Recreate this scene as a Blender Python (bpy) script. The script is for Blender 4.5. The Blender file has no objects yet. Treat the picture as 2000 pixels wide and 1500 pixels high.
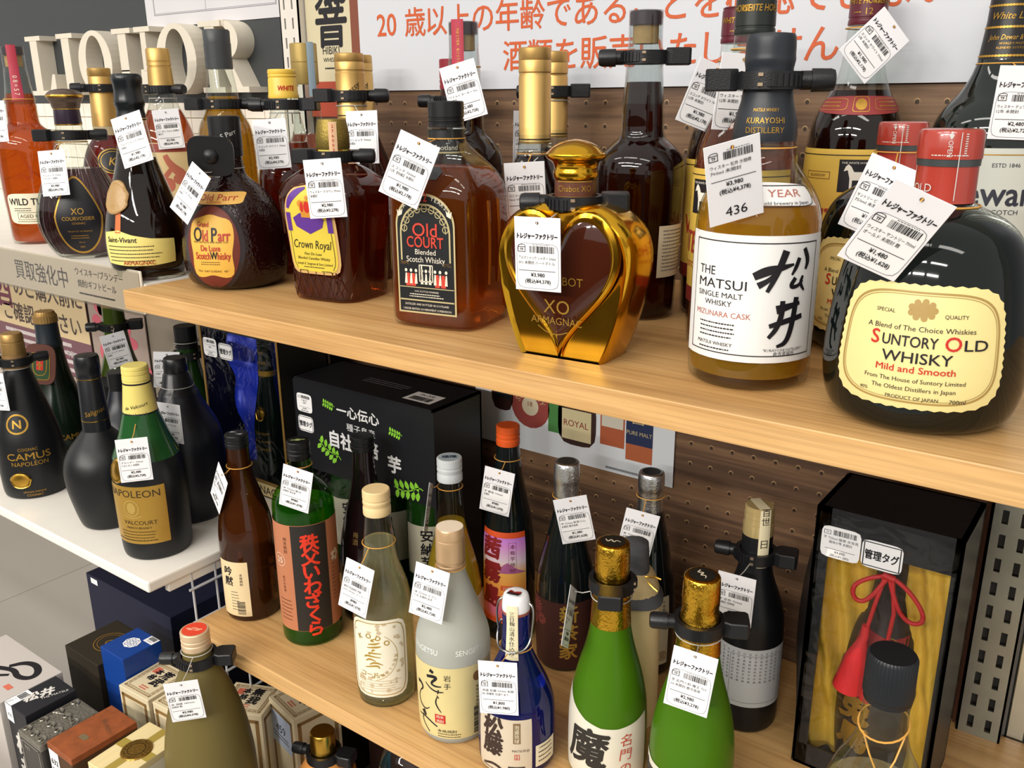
import bpy, bmesh, math, random
from mathutils import Vector, Matrix, Euler
random.seed(7)
S = 0.001                       # everything below is written in millimetres
sc = bpy.context.scene
COL = sc.collection

# ------------------------------------------------------------------ camera
cam_d = bpy.data.cameras.new('camera')
cam = bpy.data.objects.new('camera', cam_d); COL.objects.link(cam)
def cam_matrix(loc, yaw, pitch, roll):
    cy, sy, cp, sp = math.cos(yaw), math.sin(yaw), math.cos(pitch), math.sin(pitch)
    f = Vector((-sy*cp, cy*cp, -sp)); r = Vector((cy, sy, 0)); u = r.cross(f)
    r2 = r*math.cos(roll) + u*math.sin(roll); u2 = -r*math.sin(roll) + u*math.cos(roll)
    m = Matrix((r2, u2, -f)).transposed().to_4x4(); m.translation = Vector(loc)*S
    return m
cam.matrix_world = cam_matrix((897.2, -518.3, 191.7), 0.635, 0.306, -0.007)
cam_d.sensor_width = 36; cam_d.lens = 1762.5/2000*36
cam_d.clip_start = 0.02; cam_d.clip_end = 50
sc.camera = cam

# ------------------------------------------------------------------ world, lamps, exposure
w = bpy.data.worlds.new('shop_air'); sc.world = w; w.use_nodes = True
w.node_tree.nodes['Background'].inputs[0].default_value = (1.0, 0.96, 0.91, 1)
w.node_tree.nodes['Background'].inputs[1].default_value = 0.62
def ceiling_and_fill_lamp(x, y, lx, ly, power, col=(1, 0.95, 0.88)):
    d = bpy.data.lights.new('ceiling_and_fill_lamp', 'AREA'); d.shape = 'RECTANGLE'
    d.size = lx; d.size_y = ly; d.energy = power; d.color = col
    o = bpy.data.objects.new('ceiling_and_fill_lamp', d); COL.objects.link(o)
    o.location = (x, y, 1.75)
for lx_ in (-1.3, 0.2, 1.7):
    ceiling_and_fill_lamp(lx_, -1.15, 1.2, 0.22, 7)
    ceiling_and_fill_lamp(lx_, -2.9, 1.2, 0.22, 30)
    ceiling_and_fill_lamp(lx_, -4.8, 1.2, 0.22, 125)  # far row added as low frontal fill reaching below the upper shelf
sc.view_settings.view_transform = 'Standard'; sc.view_settings.look = 'None'
sc.view_settings.gamma = 1; sc.view_settings.use_curve_mapping = False
sc.view_settings.exposure = 0.36
sc.cycles.max_bounces = 14; sc.cycles.transmission_bounces = 12; sc.cycles.transparent_max_bounces = 24
sc.cycles.glossy_bounces = 6; sc.cycles.caustics_reflective = False; sc.cycles.blur_glossy = 0.5

# ------------------------------------------------------------------ materials
def lin(c):
    if isinstance(c, str):
        c = c.lstrip('#'); c = tuple(int(c[i:i+2], 16)/255 for i in (0, 2, 4))
        return tuple((v/12.92 if v <= .04045 else ((v+.055)/1.055)**2.4) for v in c) + (1,)
    return tuple(c) + (1,)
MATS = {}
def mat(name, col, rough=0.5, metal=0, trans=0, ior=1.45, noise=0, nscale=40, bump=0, bscale=300, spec=0.5, coat=0, alpha=1, stretch=None):
    if name in MATS: return MATS[name]
    m = bpy.data.materials.new(name); m.use_nodes = True; nt = m.node_tree; b = nt.nodes['Principled BSDF']
    c = lin(col); b.inputs['Base Color'].default_value = c
    b.inputs['Roughness'].default_value = rough; b.inputs['Metallic'].default_value = metal
    b.inputs['Transmission Weight'].default_value = trans; b.inputs['IOR'].default_value = ior
    b.inputs['Specular IOR Level'].default_value = spec; b.inputs['Coat Weight'].default_value = coat
    b.inputs['Alpha'].default_value = alpha
    if noise or bump:
        tc = nt.nodes.new('ShaderNodeTexCoord'); mp = nt.nodes.new('ShaderNodeMapping')
        nt.links.new(tc.outputs['Object'], mp.inputs[0])
        if stretch: mp.inputs['Scale'].default_value = stretch
    if noise:
        n = nt.nodes.new('ShaderNodeTexNoise'); n.inputs['Scale'].default_value = nscale; n.inputs['Detail'].default_value = 4
        nt.links.new(mp.outputs[0], n.inputs['Vector'])
        mx = nt.nodes.new('ShaderNodeMix'); mx.data_type = 'RGBA'
        mx.inputs[6].default_value = tuple(v*(1-noise) for v in c[:3]) + (1,)
        mx.inputs[7].default_value = tuple(min(1, v*(1+noise)) for v in c[:3]) + (1,)
        nt.links.new(n.outputs['Fac'], mx.inputs[0]); nt.links.new(mx.outputs[2], b.inputs['Base Color'])
    if bump:
        n2 = nt.nodes.new('ShaderNodeTexNoise'); n2.inputs['Scale'].default_value = bscale
        nt.links.new(mp.outputs[0], n2.inputs['Vector'])
        bp = nt.nodes.new('ShaderNodeBump'); bp.inputs['Strength'].default_value = bump; bp.inputs['Distance'].default_value = 0.001
        nt.links.new(n2.outputs['Fac'], bp.inputs['Height']); nt.links.new(bp.outputs[0], b.inputs['Normal'])
    MATS[name] = m
    return m
def thin_glass(name, col, refl=1.0, rough=0.02, crinkle=0):
    """thin clear wall: lets light through with a slight tint and mirrors at grazing angles"""
    if name in MATS: return MATS[name]
    m = bpy.data.materials.new(name); m.use_nodes = True; nt = m.node_tree; nt.nodes.clear()
    out = nt.nodes.new('ShaderNodeOutputMaterial'); mx = nt.nodes.new('ShaderNodeMixShader')
    tr = nt.nodes.new('ShaderNodeBsdfTransparent'); gl = nt.nodes.new('ShaderNodeBsdfGlossy'); fr = nt.nodes.new('ShaderNodeLayerWeight'); fr.inputs[0].default_value = .5
    tr.inputs[0].default_value = lin(col); gl.inputs['Roughness'].default_value = rough
    pw = nt.nodes.new('ShaderNodeMath'); pw.operation = 'POWER'; pw.inputs[1].default_value = 4.0
    mul = nt.nodes.new('ShaderNodeMath'); mul.operation = 'MULTIPLY_ADD'; mul.inputs[1].default_value = .8*refl; mul.inputs[2].default_value = .045*refl
    nt.links.new(fr.outputs['Facing'], pw.inputs[0]); nt.links.new(pw.outputs[0], mul.inputs[0]); nt.links.new(mul.outputs[0], mx.inputs[0])
    nt.links.new(tr.outputs[0], mx.inputs[1]); nt.links.new(gl.outputs[0], mx.inputs[2]); nt.links.new(mx.outputs[0], out.inputs[0])
    if crinkle:
        tc = nt.nodes.new('ShaderNodeTexCoord'); n = nt.nodes.new('ShaderNodeTexNoise'); n.inputs['Scale'].default_value = 28; n.inputs['Detail'].default_value = 2; n.inputs['Distortion'].default_value = 1.5
        bp = nt.nodes.new('ShaderNodeBump'); bp.inputs['Strength'].default_value = crinkle; bp.inputs['Distance'].default_value = .01
        nt.links.new(tc.outputs['Object'], n.inputs['Vector']); nt.links.new(n.outputs['Fac'], bp.inputs['Height']); nt.links.new(bp.outputs[0], gl.inputs['Normal']); nt.links.new(bp.outputs[0], fr.inputs['Normal'])
    MATS[name] = m
    return m
def liquid(name, col, clear=.5, body=.1, ior=1.34):
    """drink in a bottle: part bends the view, part lets coloured light straight through, a diffuse share stands in for caustic glow"""
    if name in MATS: return MATS[name]
    m = mat(name, col, .0, 0, 1.0, ior, spec=.4); nt = m.node_tree; b = nt.nodes['Principled BSDF']
    tr = nt.nodes.new('ShaderNodeBsdfTransparent'); tr.inputs[0].default_value = lin(col); mx = nt.nodes.new('ShaderNodeMixShader'); mx.inputs[0].default_value = clear
    sc_ = nt.nodes.new('ShaderNodeBsdfTranslucent'); sc_.inputs[0].default_value = lin(col); df = nt.nodes.new('ShaderNodeBsdfDiffuse'); df.inputs[0].default_value = lin(col); m2 = nt.nodes.new('ShaderNodeMixShader'); m3 = nt.nodes.new('ShaderNodeMixShader'); m3.inputs[0].default_value = body
    nt.links.new(b.outputs[0], mx.inputs[1]); nt.links.new(tr.outputs[0], mx.inputs[2]); nt.links.new(sc_.outputs[0], m2.inputs[1]); nt.links.new(df.outputs[0], m2.inputs[2])
    nt.links.new(mx.outputs[0], m3.inputs[1]); nt.links.new(m2.outputs[0], m3.inputs[2]); nt.links.new(m3.outputs[0], nt.nodes['Material Output'].inputs[0])
    return m
def wood(name, c1, c2, c3, along=0, scale=1.0, rough=0.42):
    m = bpy.data.materials.new(name); m.use_nodes = True; nt = m.node_tree; b = nt.nodes['Principled BSDF']
    tc = nt.nodes.new('ShaderNodeTexCoord'); mp = nt.nodes.new('ShaderNodeMapping')
    sv = [34*scale, 34*scale, 34*scale]; sv[along] = 1.6*scale
    mp.inputs['Scale'].default_value = sv; nt.links.new(tc.outputs['Object'], mp.inputs[0])
    n1 = nt.nodes.new('ShaderNodeTexNoise'); n1.inputs['Scale'].default_value = 1.3; n1.inputs['Detail'].default_value = 8; n1.inputs['Roughness'].default_value = .65; n1.inputs['Distortion'].default_value = .4
    mp2 = nt.nodes.new('ShaderNodeMapping'); sv2 = [420*scale]*3; sv2[along] = 9*scale; mp2.inputs['Scale'].default_value = sv2
    nt.links.new(tc.outputs['Object'], mp2.inputs[0])
    n2 = nt.nodes.new('ShaderNodeTexNoise'); n2.inputs['Scale'].default_value = 1; n2.inputs['Detail'].default_value = 2
    nt.links.new(mp.outputs[0], n1.inputs['Vector']); nt.links.new(mp2.outputs[0], n2.inputs['Vector'])
    cr = nt.nodes.new('ShaderNodeValToRGB'); e = cr.color_ramp.elements
    e[0].position = .3; e[0].color = lin(c3); e[1].position = .62; e[1].color = lin(c1); k = e.new(.47); k.color = lin(c2)
    nt.links.new(n1.outputs['Fac'], cr.inputs[0])
    mx = nt.nodes.new('ShaderNodeMix'); mx.data_type = 'RGBA'; mx.blend_type = 'MULTIPLY'
    cr2 = nt.nodes.new('ShaderNodeValToRGB'); cr2.color_ramp.elements[0].position = .35; cr2.color_ramp.elements[0].color = (.72, .69, .66, 1); cr2.color_ramp.elements[1].position = .55
    nt.links.new(n2.outputs['Fac'], cr2.inputs[0]); mx.inputs[0].default_value = .6
    nt.links.new(cr.outputs[0], mx.inputs[6]); nt.links.new(cr2.outputs[0], mx.inputs[7]); nt.links.new(mx.outputs[2], b.inputs['Base Color'])
    b.inputs['Roughness'].default_value = rough
    MATS[name] = m
    return m
def pegboard(name):
    """dark barn-wood print with round peg holes every 25 mm"""
    m = wood(name, '#85664a', '#634935', '#382920', along=0, scale=.9, rough=.55); nt = m.node_tree; b = nt.nodes['Principled BSDF']
    src = b.inputs['Base Color'].links[0].from_socket
    tc = nt.nodes.new('ShaderNodeTexCoord'); sep = nt.nodes.new('ShaderNodeSeparateXYZ'); nt.links.new(tc.outputs['Object'], sep.inputs[0])
    def M(op, a, bb=None):
        n = nt.nodes.new('ShaderNodeMath'); n.operation = op
        for i, v in enumerate((a, bb)):
            if v is None: continue
            if isinstance(v, (int, float)): n.inputs[i].default_value = v
            else: nt.links.new(v, n.inputs[i])
        return n.outputs[0]
    def cell(o, sh=0): return M('SUBTRACT', M('FRACT', M('ADD', M('MULTIPLY', o, 40), 100+sh)), .5)
    x, z = cell(sep.outputs[0]), cell(sep.outputs[2])
    def disc(zs, r):
        d = M('SQRT', M('ADD', M('POWER', x, 2), M('POWER', M('ADD', z, zs), 2))); return M('LESS_THAN', d, r)
    rim, hole = disc(0, .105), disc(.03, .085)
    a = nt.nodes.new('ShaderNodeMix'); a.data_type = 'RGBA'; nt.links.new(rim, a.inputs[0]); nt.links.new(src, a.inputs[6]); a.inputs[7].default_value = lin('#b08e63')
    c = nt.nodes.new('ShaderNodeMix'); c.data_type = 'RGBA'; nt.links.new(hole, c.inputs[0]); nt.links.new(a.outputs[2], c.inputs[6]); c.inputs[7].default_value = lin('#3a281a')
    nt.links.new(c.outputs[2], b.inputs['Base Color'])
    return m

OAK = wood('oak_board', '#d3a970', '#c79b62', '#ae834f')
PEG = pegboard('pegboard')
BLACKP = mat('black_plastic', '#17181b', .38, bump=.15, bscale=900)
CARD = mat('tag_card', '#eeeef2', .6); STK = mat('sticker', '#f4f4f5', .45); INK = mat('ink_black', '#17141a', .5)
INKG = mat('ink_grey', '#77747a', .5); WHITE = mat('white_paint', '#e9e4da', .4, noise=.05, nscale=30)
GOLD = mat('gold_metal', '#d9ab48', .25, 1, bump=.1, bscale=500); GOLDF = mat('gold_foil', '#e2b13a', .22, 1, bump=.6, bscale=420)
GOLDP = mat('gold_print', '#b98f3c', .35, .6); SILVF = mat('silver_foil', '#e6eaee', .32, 1, bump=.5, bscale=420)
RED = mat('red_print', '#c0281f', .5); ELAST = mat('elastic_cord', '#d9a04a', .5); NYLON = mat('nylon_loop', '#d8d6d0', .3, trans=.3)
BLK = mat('black_satin', '#121316', .35); CREAM = mat('cream_paper', '#e9e0c4', .6, noise=.04, nscale=60)
STEEL = mat('steel', '#a5a49e', .32, 1)
CLEAR = thin_glass('clear_glass', '#f2f6f3'); CLEARW = thin_glass('clear_wrap', '#eef0f2', refl=1.0, rough=.06)

# ------------------------------------------------------------------ mesh helpers
def link(o, parent=None):
    COL.objects.link(o)
    if parent is not None: o.parent = parent
    return o
def mk(name, verts, faces, m, parent=None, smooth=None, loc=None):
    me = bpy.data.meshes.new(name); me.from_pydata([(v[0]*S, v[1]*S, v[2]*S) for v in verts], [], faces)
    if m is not None: me.materials.append(m)
    if smooth is not None:
        me.shade_smooth()
        if smooth < 179: me.set_sharp_from_angle(angle=math.radians(smooth))
    o = bpy.data.objects.new(name, me)
    if loc: o.location = Vector(loc)*S
    return link(o, parent)
def tagp(o, label=None, cat=None, group=None, kind=None):
    if label: o['label'] = label
    if cat: o['category'] = cat
    if group: o['group'] = group
    if kind: o['kind'] = kind
    return o
def thing(name, label, cat, loc=(0, 0, 0), rz=0, group=None, eul=None):
    o = bpy.data.objects.new(name, None); o.empty_display_size = .01; COL.objects.link(o)
    o.location = Vector(loc)*S; o.rotation_euler = eul if eul else (0, 0, math.radians(rz))
    return tagp(o, label, cat, group)
def part(o, label):
    o['label'] = label; return o
class MB:
    def __init__(s): s.v = []; s.f = []
    def add(s, v, f):
        n = len(s.v); s.v += list(v); s.f += [tuple(i+n for i in q) for q in f]; return s
    def box(s, x0, x1, y0, y1, z0, z1, c=0):
        """box, c = chamfer of the four vertical edges and the rims"""
        if c <= 0:
            v = [(x, y, z) for z in (z0, z1) for y in (y0, y1) for x in (x0, x1)]
            return s.add(v, [(0, 2, 3, 1), (4, 5, 7, 6), (0, 1, 5, 4), (2, 6, 7, 3), (0, 4, 6, 2), (1, 3, 7, 5)])
        def rg(i, z): return [(x0+c, y0+i, z), (x1-c, y0+i, z), (x1-i, y0+c, z), (x1-i, y1-c, z), (x1-c, y1-i, z), (x0+c, y1-i, z), (x0+i, y1-c, z), (x0+i, y0+c, z)]
        k = c*.6; L = [rg(k, z0), rg(0, z0+k), rg(0, z1-k), rg(k, z1)]
        v = sum(L, []); f = [tuple(range(7, -1, -1)), tuple(range(24, 32))]
        for j in range(3):
            for i in range(8): f.append((j*8+i, j*8+(i+1) % 8, (j+1)*8+(i+1) % 8, (j+1)*8+i))
        return s.add(v, f)
    def tube(s, pts, r, n=6, closed=False):
        pts = [Vector(p) for p in pts]; m = len(pts); base = len(s.v); prev = None
        for i, p in enumerate(pts):
            a = pts[(i-1) % m] if (closed or i > 0) else p; b = pts[(i+1) % m] if (closed or i < m-1) else p
            t = (b-a).normalized()
            if prev is None:
                h = Vector((0, 0, 1)) if abs(t.z) < .9 else Vector((1, 0, 0)); u = t.cross(h).normalized()
            else: u = (prev - t*prev.dot(t)).normalized()
            prev = u; q = t.cross(u)
            rr = r[i] if isinstance(r, (list, tuple)) else r
            for k in range(n):
                an = 2*math.pi*k/n; s.v.append(tuple(p + u*math.cos(an)*rr + q*math.sin(an)*rr))
        for i in range(m if closed else m-1):
            for k in range(n):
                j = (i+1) % m; s.f.append((base+i*n+k, base+i*n+(k+1) % n, base+j*n+(k+1) % n, base+j*n+k))
        if not closed: s.f += [tuple(base+k for k in range(n))[::-1], tuple(base+(m-1)*n+k for k in range(n))]
        return s
    def cyl(s, p0, p1, r0, r1=None, n=24):
        return s.tube([p0, p1], [r0, r0 if r1 is None else r1], n)
    def prism(s, outline, y0, y1):
        """outline of (x,z) extruded along y"""
        n = len(outline); v = [(x, y0, z) for x, z in outline] + [(x, y1, z) for x, z in outline]
        f = [tuple(range(n)), tuple(range(2*n-1, n-1, -1))] + [(i, n+i, n+(i+1) % n, (i+1) % n) for i in range(n)]
        return s.add(v, f)
    def build(s, name, m, parent=None, smooth=None, loc=None):
        return mk(name, s.v, s.f, m, parent, smooth, loc)
def box(name, x0, x1, y0, y1, z0, z1, m, parent=None, c=0, smooth=None):
    return MB().box(x0, x1, y0, y1, z0, z1, c).build(name, m, parent, smooth)
def bevelbox(name, x0, x1, y0, y1, z0, z1, m, parent=None, r=1.0):
    o = box(name, x0, x1, y0, y1, z0, z1, m, parent)
    b = o.modifiers.new('edge', 'BEVEL'); b.width = r*S; b.segments = 2
    return o
def chaikin(p, it=2):
    for _ in range(it):
        q = []
        for i in range(len(p)-1):
            a, b = p[i], p[i+1]; sa, sb = len(a) > 2, len(b) > 2
            if i == 0 or sa: q.append(a)
            else: q.append((a[0]*.75+b[0]*.25, a[1]*.75+b[1]*.25))
            if i == len(p)-2: q.append(b)
            elif not sb: q.append((a[0]*.25+b[0]*.75, a[1]*.25+b[1]*.75))
        p = q
    return p
class Body:
    """surface of revolution (z, r) with optional depth ratio ay and squareness e"""
    def __init__(s, prof, ay=1.0, e=2.0, it=2, seg=48):
        s.p = chaikin(prof, it) if it else prof; s.ay = ay; s.e = e; s.seg = seg
    def r(s, z):
        p = s.p
        if z <= p[0][0]: return p[0][1]
        for a, b in zip(p, p[1:]):
            if a[0] <= z <= b[0] and b[0] > a[0]: return a[1]+(b[1]-a[1])*(z-a[0])/(b[0]-a[0])
        return p[-1][1]
    def pt(s, r, th):
        c, n = math.cos(th), math.sin(th); k = (abs(c)**s.e + abs(n)**s.e)**(-1/s.e)
        return (r*k*c, r*k*n*s.ay)
    def make(s, name, m, parent, smooth=40, knurl=0, flute=0, nfl=12):
        N = s.seg; v = []; f = []
        for z, r, *_ in s.p:
            for k in range(N):
                th = 2*math.pi*k/N; rr = r + (knurl if k % 2 else 0)
                if flute: rr = r*(1+flute*abs(math.sin(th*nfl/2)) - flute)
                x, y = s.pt(rr, th); v.append((x, y, z))
        n = len(s.p)
        for i in range(n-1):
            for k in range(N): f.append((i*N+k, i*N+(k+1) % N, (i+1)*N+(k+1) % N, (i+1)*N+k))
        f.append(tuple(range(N))[::-1]); f.append(tuple((n-1)*N+k for k in range(N)))
        return mk(name, v, f, m, parent, smooth)
    def inner(s, level, inset=1.6, z0=4):
        p = [(z0, max(1, s.r(z0)-inset-1))] + [(z, max(1, r-inset)) for z, r, *_ in s.p if z0+1 < z < level] + [(level, s.r(level)-inset)]
        b = Body(p, s.ay, s.e, 0, s.seg); return b
    # maps of a flat drawing (u across, z up) onto the body, facing angle a (degrees, 0 = front)
    def wrap(s, a=0, zref=None):
        def f(u, z, off):
            r = s.r(z); R = s.r(zref) if zref is not None else r
            th = u/R + math.radians(a); return ((r+off)*math.sin(th), -(r+off)*math.cos(th)*1.0, z)
        f.curved = True; return f
    def front(s, a=0, shift=0):
        ca, sa = math.cos(math.radians(a)), math.sin(math.radians(a))
        def f(u, z, off):
            r = s.r(z); t = min(.999, abs(u/r)); y = -(s.ay*r*(1-t**s.e)**(1/s.e)+off)
            return (u*ca-y*sa, u*sa+y*ca, z)
        f.curved = True; return f
def plane_map(o, ux, uz, n):
    o, ux, uz, n = Vector(o), Vector(ux).normalized(), Vector(uz).normalized(), Vector(n).normalized()
    def f(u, z, off): return tuple(o + ux*u + uz*z + n*off)
    return f
def frontplane(y, x=0, z=0): return plane_map((x, y, z), (1, 0, 0), (0, 0, 1), (0, -1, 0))
def lathe(name, prof, m, parent, it=0, seg=32, smooth=35, **k): return Body(prof, it=it, seg=seg).make(name, m, parent, smooth, **k)
def outline(kind, w, h, n=48):
    if kind == 'rect':
        q = n//4; o = []
        for (x0, z0), (x1, z1) in (((-1, -1), (1, -1)), ((1, -1), (1, 1)), ((1, 1), (-1, 1)), ((-1, 1), (-1, -1))):
            o += [((x0+(x1-x0)*i/q)*w/2, (z0+(z1-z0)*i/q)*h/2) for i in range(q)]
        return o
    o = []
    for i in range(n):
        t = 2*math.pi*i/n; c, s_ = math.cos(t), math.sin(t)
        e = {'oval': 2, 'round': 7, 'soft': 4}.get(kind, 2)
        if kind == 'scallop':
            k = (abs(c)**5+abs(s_)**5)**(-1/5); k *= 1+.012*math.cos(i*math.pi)
        elif kind == 'arch':
            k = (abs(c)**(8 if s_ < 0 else 2.6)+abs(s_)**(8 if s_ < 0 else 2.6))**(-1/(8 if s_ < 0 else 2.6))
        elif kind == 'drop':
            k = 1; x = w/2*c*(1-.46*(s_ > 0)*s_**1.0) ; o.append((x, h/2*s_)); continue
        elif kind == 'wave': k = (abs(c)**6+abs(s_)**6)**(-1/6)*(1+.05*math.sin(5*t))
        else: k = (abs(c)**e+abs(s_)**e)**(-1/e)
        o.append((w/2*k*c, h/2*k*s_))
    return o
def patch(name, fmap, kind, w, h, u, z, m, parent, off=.35, K=6, n=48, ol=None):
    """a label lying on a surface, its outline a rectangle, oval, arch ..."""
    o = outline(kind, w, h, n)
    if ol:
        o = []
        for (x0, y0), (x1, y1) in zip(ol, ol[1:]+ol[:1]):
            q = max(1, int(math.hypot(x1-x0, y1-y0)/3)) if K > 1 else 1; o += [(x0+(x1-x0)*i/q, y0+(y1-y0)*i/q) for i in range(q)]
    if K > 1: K = max(K, int(max(abs(x) for x, _ in o)/3.5))
    n = len(o); v = [fmap(u, z, off)]; f = []
    for k in range(1, K+1): v += [fmap(u+x*k/K, z+y*k/K, off) for x, y in o]
    for i in range(n): f.append((0, 1+i, 1+(i+1) % n))
    for k in range(K-1):
        for i in range(n): a = 1+k*n; b = a+n; f.append((a+i, b+i, b+(i+1) % n, a+(i+1) % n))
    return mk(name, v, f, m, carrier(name, parent), 60)
def sm3(pts, it=2):
    for _ in range(it):
        q = [Vector(pts[0])]
        for a, b in zip(pts, pts[1:]): q += [Vector(a)*.75+Vector(b)*.25, Vector(a)*.25+Vector(b)*.75]
        pts = q+[Vector(pts[-1])]
    return pts
def carrier(name, root):
    """ink belongs to the label, cap or panel it is printed on"""
    if root is None or root.type != 'EMPTY': return root
    ch = [c for c in root.children if c.parent == root]; base = lambda c: c.name.split('.')[0]
    key = name.split('_')[0]
    if name in ('label_rim', 'label'): return root
    if name.startswith('label_') or name.startswith('brush') or name in ('horse', 'crown_gold', 'crown_red', 'red_stamp', 'stamp_print', 'degree_print'):
        c = [x for x in ch if base(x) == 'label']; return c[-1] if c else root
    if '_print' in name or '_writing' in name:
        c = [x for x in ch if base(x) in (key, key+'_label', key+'_sticker', key+'sule', key+'_sleeve')]; return c[-1] if c else root
    if name == 'print':
        c = [x for x in ch if base(x) in ('sticker', 'printed_strip')] or [x for x in ch if base(x) == 'card']; return c[-1] if c else root
    return root
TX = {}
def text2d(s, bold=0, res=1):
    k = (s, bold, res)
    if k not in TX:
        c = bpy.data.curves.new('t', 'FONT'); c.body = s; c.size = 1; c.resolution_u = res; c.offset = bold
        o = bpy.data.objects.new('t', c); me = o.to_mesh()
        v = [(a.co.x, a.co.y) for a in me.vertices]; f = [tuple(p.vertices) for p in me.polygons]
        o.to_mesh_clear(); bpy.data.objects.remove(o); bpy.data.curves.remove(c)
        xs = [a[0] for a in v] or [0]; TX[k] = (v, f, min(xs), max(xs))
    return TX[k]
class Print:
    """flat ink on a surface: lettering, lines, bars, emblems"""
    def __init__(s, fmap, off=.6): s.m = fmap; s.o = off; s.v = []; s.f = []
    def add(s, pts, faces):
        if getattr(s.m, 'curved', False):            # slice wide pieces so that they follow the curve
            P2, F2 = list(pts), []
            for q in faces:
                us = [pts[i][0] for i in q]; a, b = min(us), max(us)
                if b-a < 4: F2.append(q); continue
                pol = [pts[i] for i in q]; k = math.ceil((b-a)/3)
                for j in range(k):
                    lo, hi = a+(b-a)*j/k, a+(b-a)*(j+1)/k; cur = pol
                    for lim, sg in ((lo, 1), (hi, -1)):
                        out = []
                        for c, d in zip(cur, cur[1:]+cur[:1]):
                            ic, id_ = sg*(c[0]-lim) >= 0, sg*(d[0]-lim) >= 0
                            if ic: out.append(c)
                            if ic != id_: t_ = (lim-c[0])/(d[0]-c[0]); out.append((lim, c[1]+(d[1]-c[1])*t_))
                        cur = out
                        if not cur: break
                    if len(cur) > 2: F2.append(tuple(range(len(P2), len(P2)+len(cur)))); P2 += cur
            used = sorted({i for q in F2 for i in q}); mp = {o: i for i, o in enumerate(used)}
            pts, faces = [P2[i] for i in used], [tuple(mp[i] for i in q) for q in F2]
        n = len(s.v); s.v += [s.m(u, z, s.o) for u, z in pts]; s.f += [tuple(i+n for i in q) for q in faces]; return s
    def t(s, body, size, u, z, al='C', bold=0, sx=1, rot=0, shear=0, res=1, fit=None):
        if res == 1: res = 3 if size >= 6 else (2 if size >= 3 else 1)
        if bold:
            k = bold*size*.8
            o0 = s.o
            for i, (du, dz) in enumerate(((k, 0), (-k, 0), (0, k), (0, -k))): s.o = o0+.04*i; s.t(body, size, u+du, z+dz, al, 0, sx, rot, shear, res, fit)
            s.o = o0
            return s
        v, f, x0, x1 = text2d(body, 0, res); wdt = (x1-x0)*size*sx
        if fit: sx *= fit/wdt; wdt = fit
        sh = {'C': -(x0+x1)/2, 'L': -x0, 'R': -x1}[al]; ca, sa = math.cos(math.radians(rot)), math.sin(math.radians(rot)); q = []
        for x, y in v:
            y -= .36; a, b = (x+sh+shear*y)*size*sx, y*size
            q.append((u+a*ca-b*sa, z+a*sa+b*ca))
        return s.add(q, f)
    def vt(s, body, size, u, z, pitch=1.05, **k):
        for i, ch in enumerate(body): s.t(ch, size, u, z-i*size*pitch, **k)
        return s
    def arc(s, body, size, u, z, R, a0, a1, bold=0):
        for i, ch in enumerate(body):
            a = a0+(a1-a0)*i/max(1, len(body)-1)
            if ch != ' ': s.t(ch, size, u+R*math.sin(math.radians(a)), z+R*math.cos(math.radians(a)), rot=-a, bold=bold)
        return s
    def rect(s, u0, z0, u1, z1, nu=1): 
        n = max(1, nu); p = []
        for i in range(n+1): x = u0+(u1-u0)*i/n; p += [(x, z0), (x, z1)]
        return s.add(p, [(2*i, 2*i+2, 2*i+3, 2*i+1) for i in range(n)])
    def frame(s, u0, z0, u1, z1, t=.4, n=8):
        s.rect(u0, z0, u1, z0+t, n); s.rect(u0, z1-t, u1, z1, n); s.rect(u0, z0, u0+t, z1); return s.rect(u1-t, z0, u1, z1)
    def ring(s, u, z, w, h, t=.5, kind='oval', n=48):
        o = outline(kind, w, h, n); i_ = outline(kind, w-2*t, h-2*t, n)
        p = [(u+a, z+b) for a, b in o]+[(u+a, z+b) for a, b in i_]
        return s.add(p, [(k, (k+1) % n, n+(k+1) % n, n+k) for k in range(n)])
    def blob(s, u, z, w, h, kind='oval', n=20):
        p = [(u, z)]+[(u+a, z+b) for a, b in outline(kind, w, h, n)]
        return s.add(p, [(0, 1+i, 1+(i+1) % n) for i in range(n)])
    def poly(s, pts): return s.add(pts, [tuple(range(len(pts)))])
    def stroke(s, pts, wd):
        """brush stroke along points, wd width or list"""
        if len(pts) > 2:                             # round the path off
            ws = list(wd) if isinstance(wd, (list, tuple)) else [wd]*len(pts); q = [(x, y, w_) for (x, y), w_ in zip(pts, ws)]
            for _ in range(2):
                o = [q[0]]
                for a, b in zip(q, q[1:]): o += [tuple(a[k]*.75+b[k]*.25 for k in range(3)), tuple(a[k]*.25+b[k]*.75 for k in range(3))]
                q = o+[q[-1]]
            pts = [(a, b) for a, b, _ in q]; wd = [c for _, _, c in q]
        n = len(pts); L = []; R_ = []
        for i, (x, y) in enumerate(pts):
            a = pts[max(0, i-1)]; b = pts[min(n-1, i+1)]; dx, dy = b[0]-a[0], b[1]-a[1]; d = math.hypot(dx, dy) or 1
            ww = (wd[i] if isinstance(wd, (list, tuple)) else wd)/2; L.append((x-dy/d*ww, y+dx/d*ww)); R_.append((x+dy/d*ww, y-dx/d*ww))
        return s.add(L+R_, [(i, i+1, n+i+1, n+i) for i in range(n-1)])
    def bars(s, u0, z0, u1, z1, seed=1, vert=False):
        rnd = random.Random(seed); x = u0 if not vert else z0; end = u1 if not vert else z1
        while x < end:
            b = rnd.choice((.25, .25, .5, .75))*(1 if abs(end) < 40 else 1.5)
            if not vert: s.rect(x, z0, min(end, x+b), z1)
            else: s.rect(u0, x, u1, min(end, x+b))
            x += b+rnd.choice((.25, .4, .6))
        return s
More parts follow.
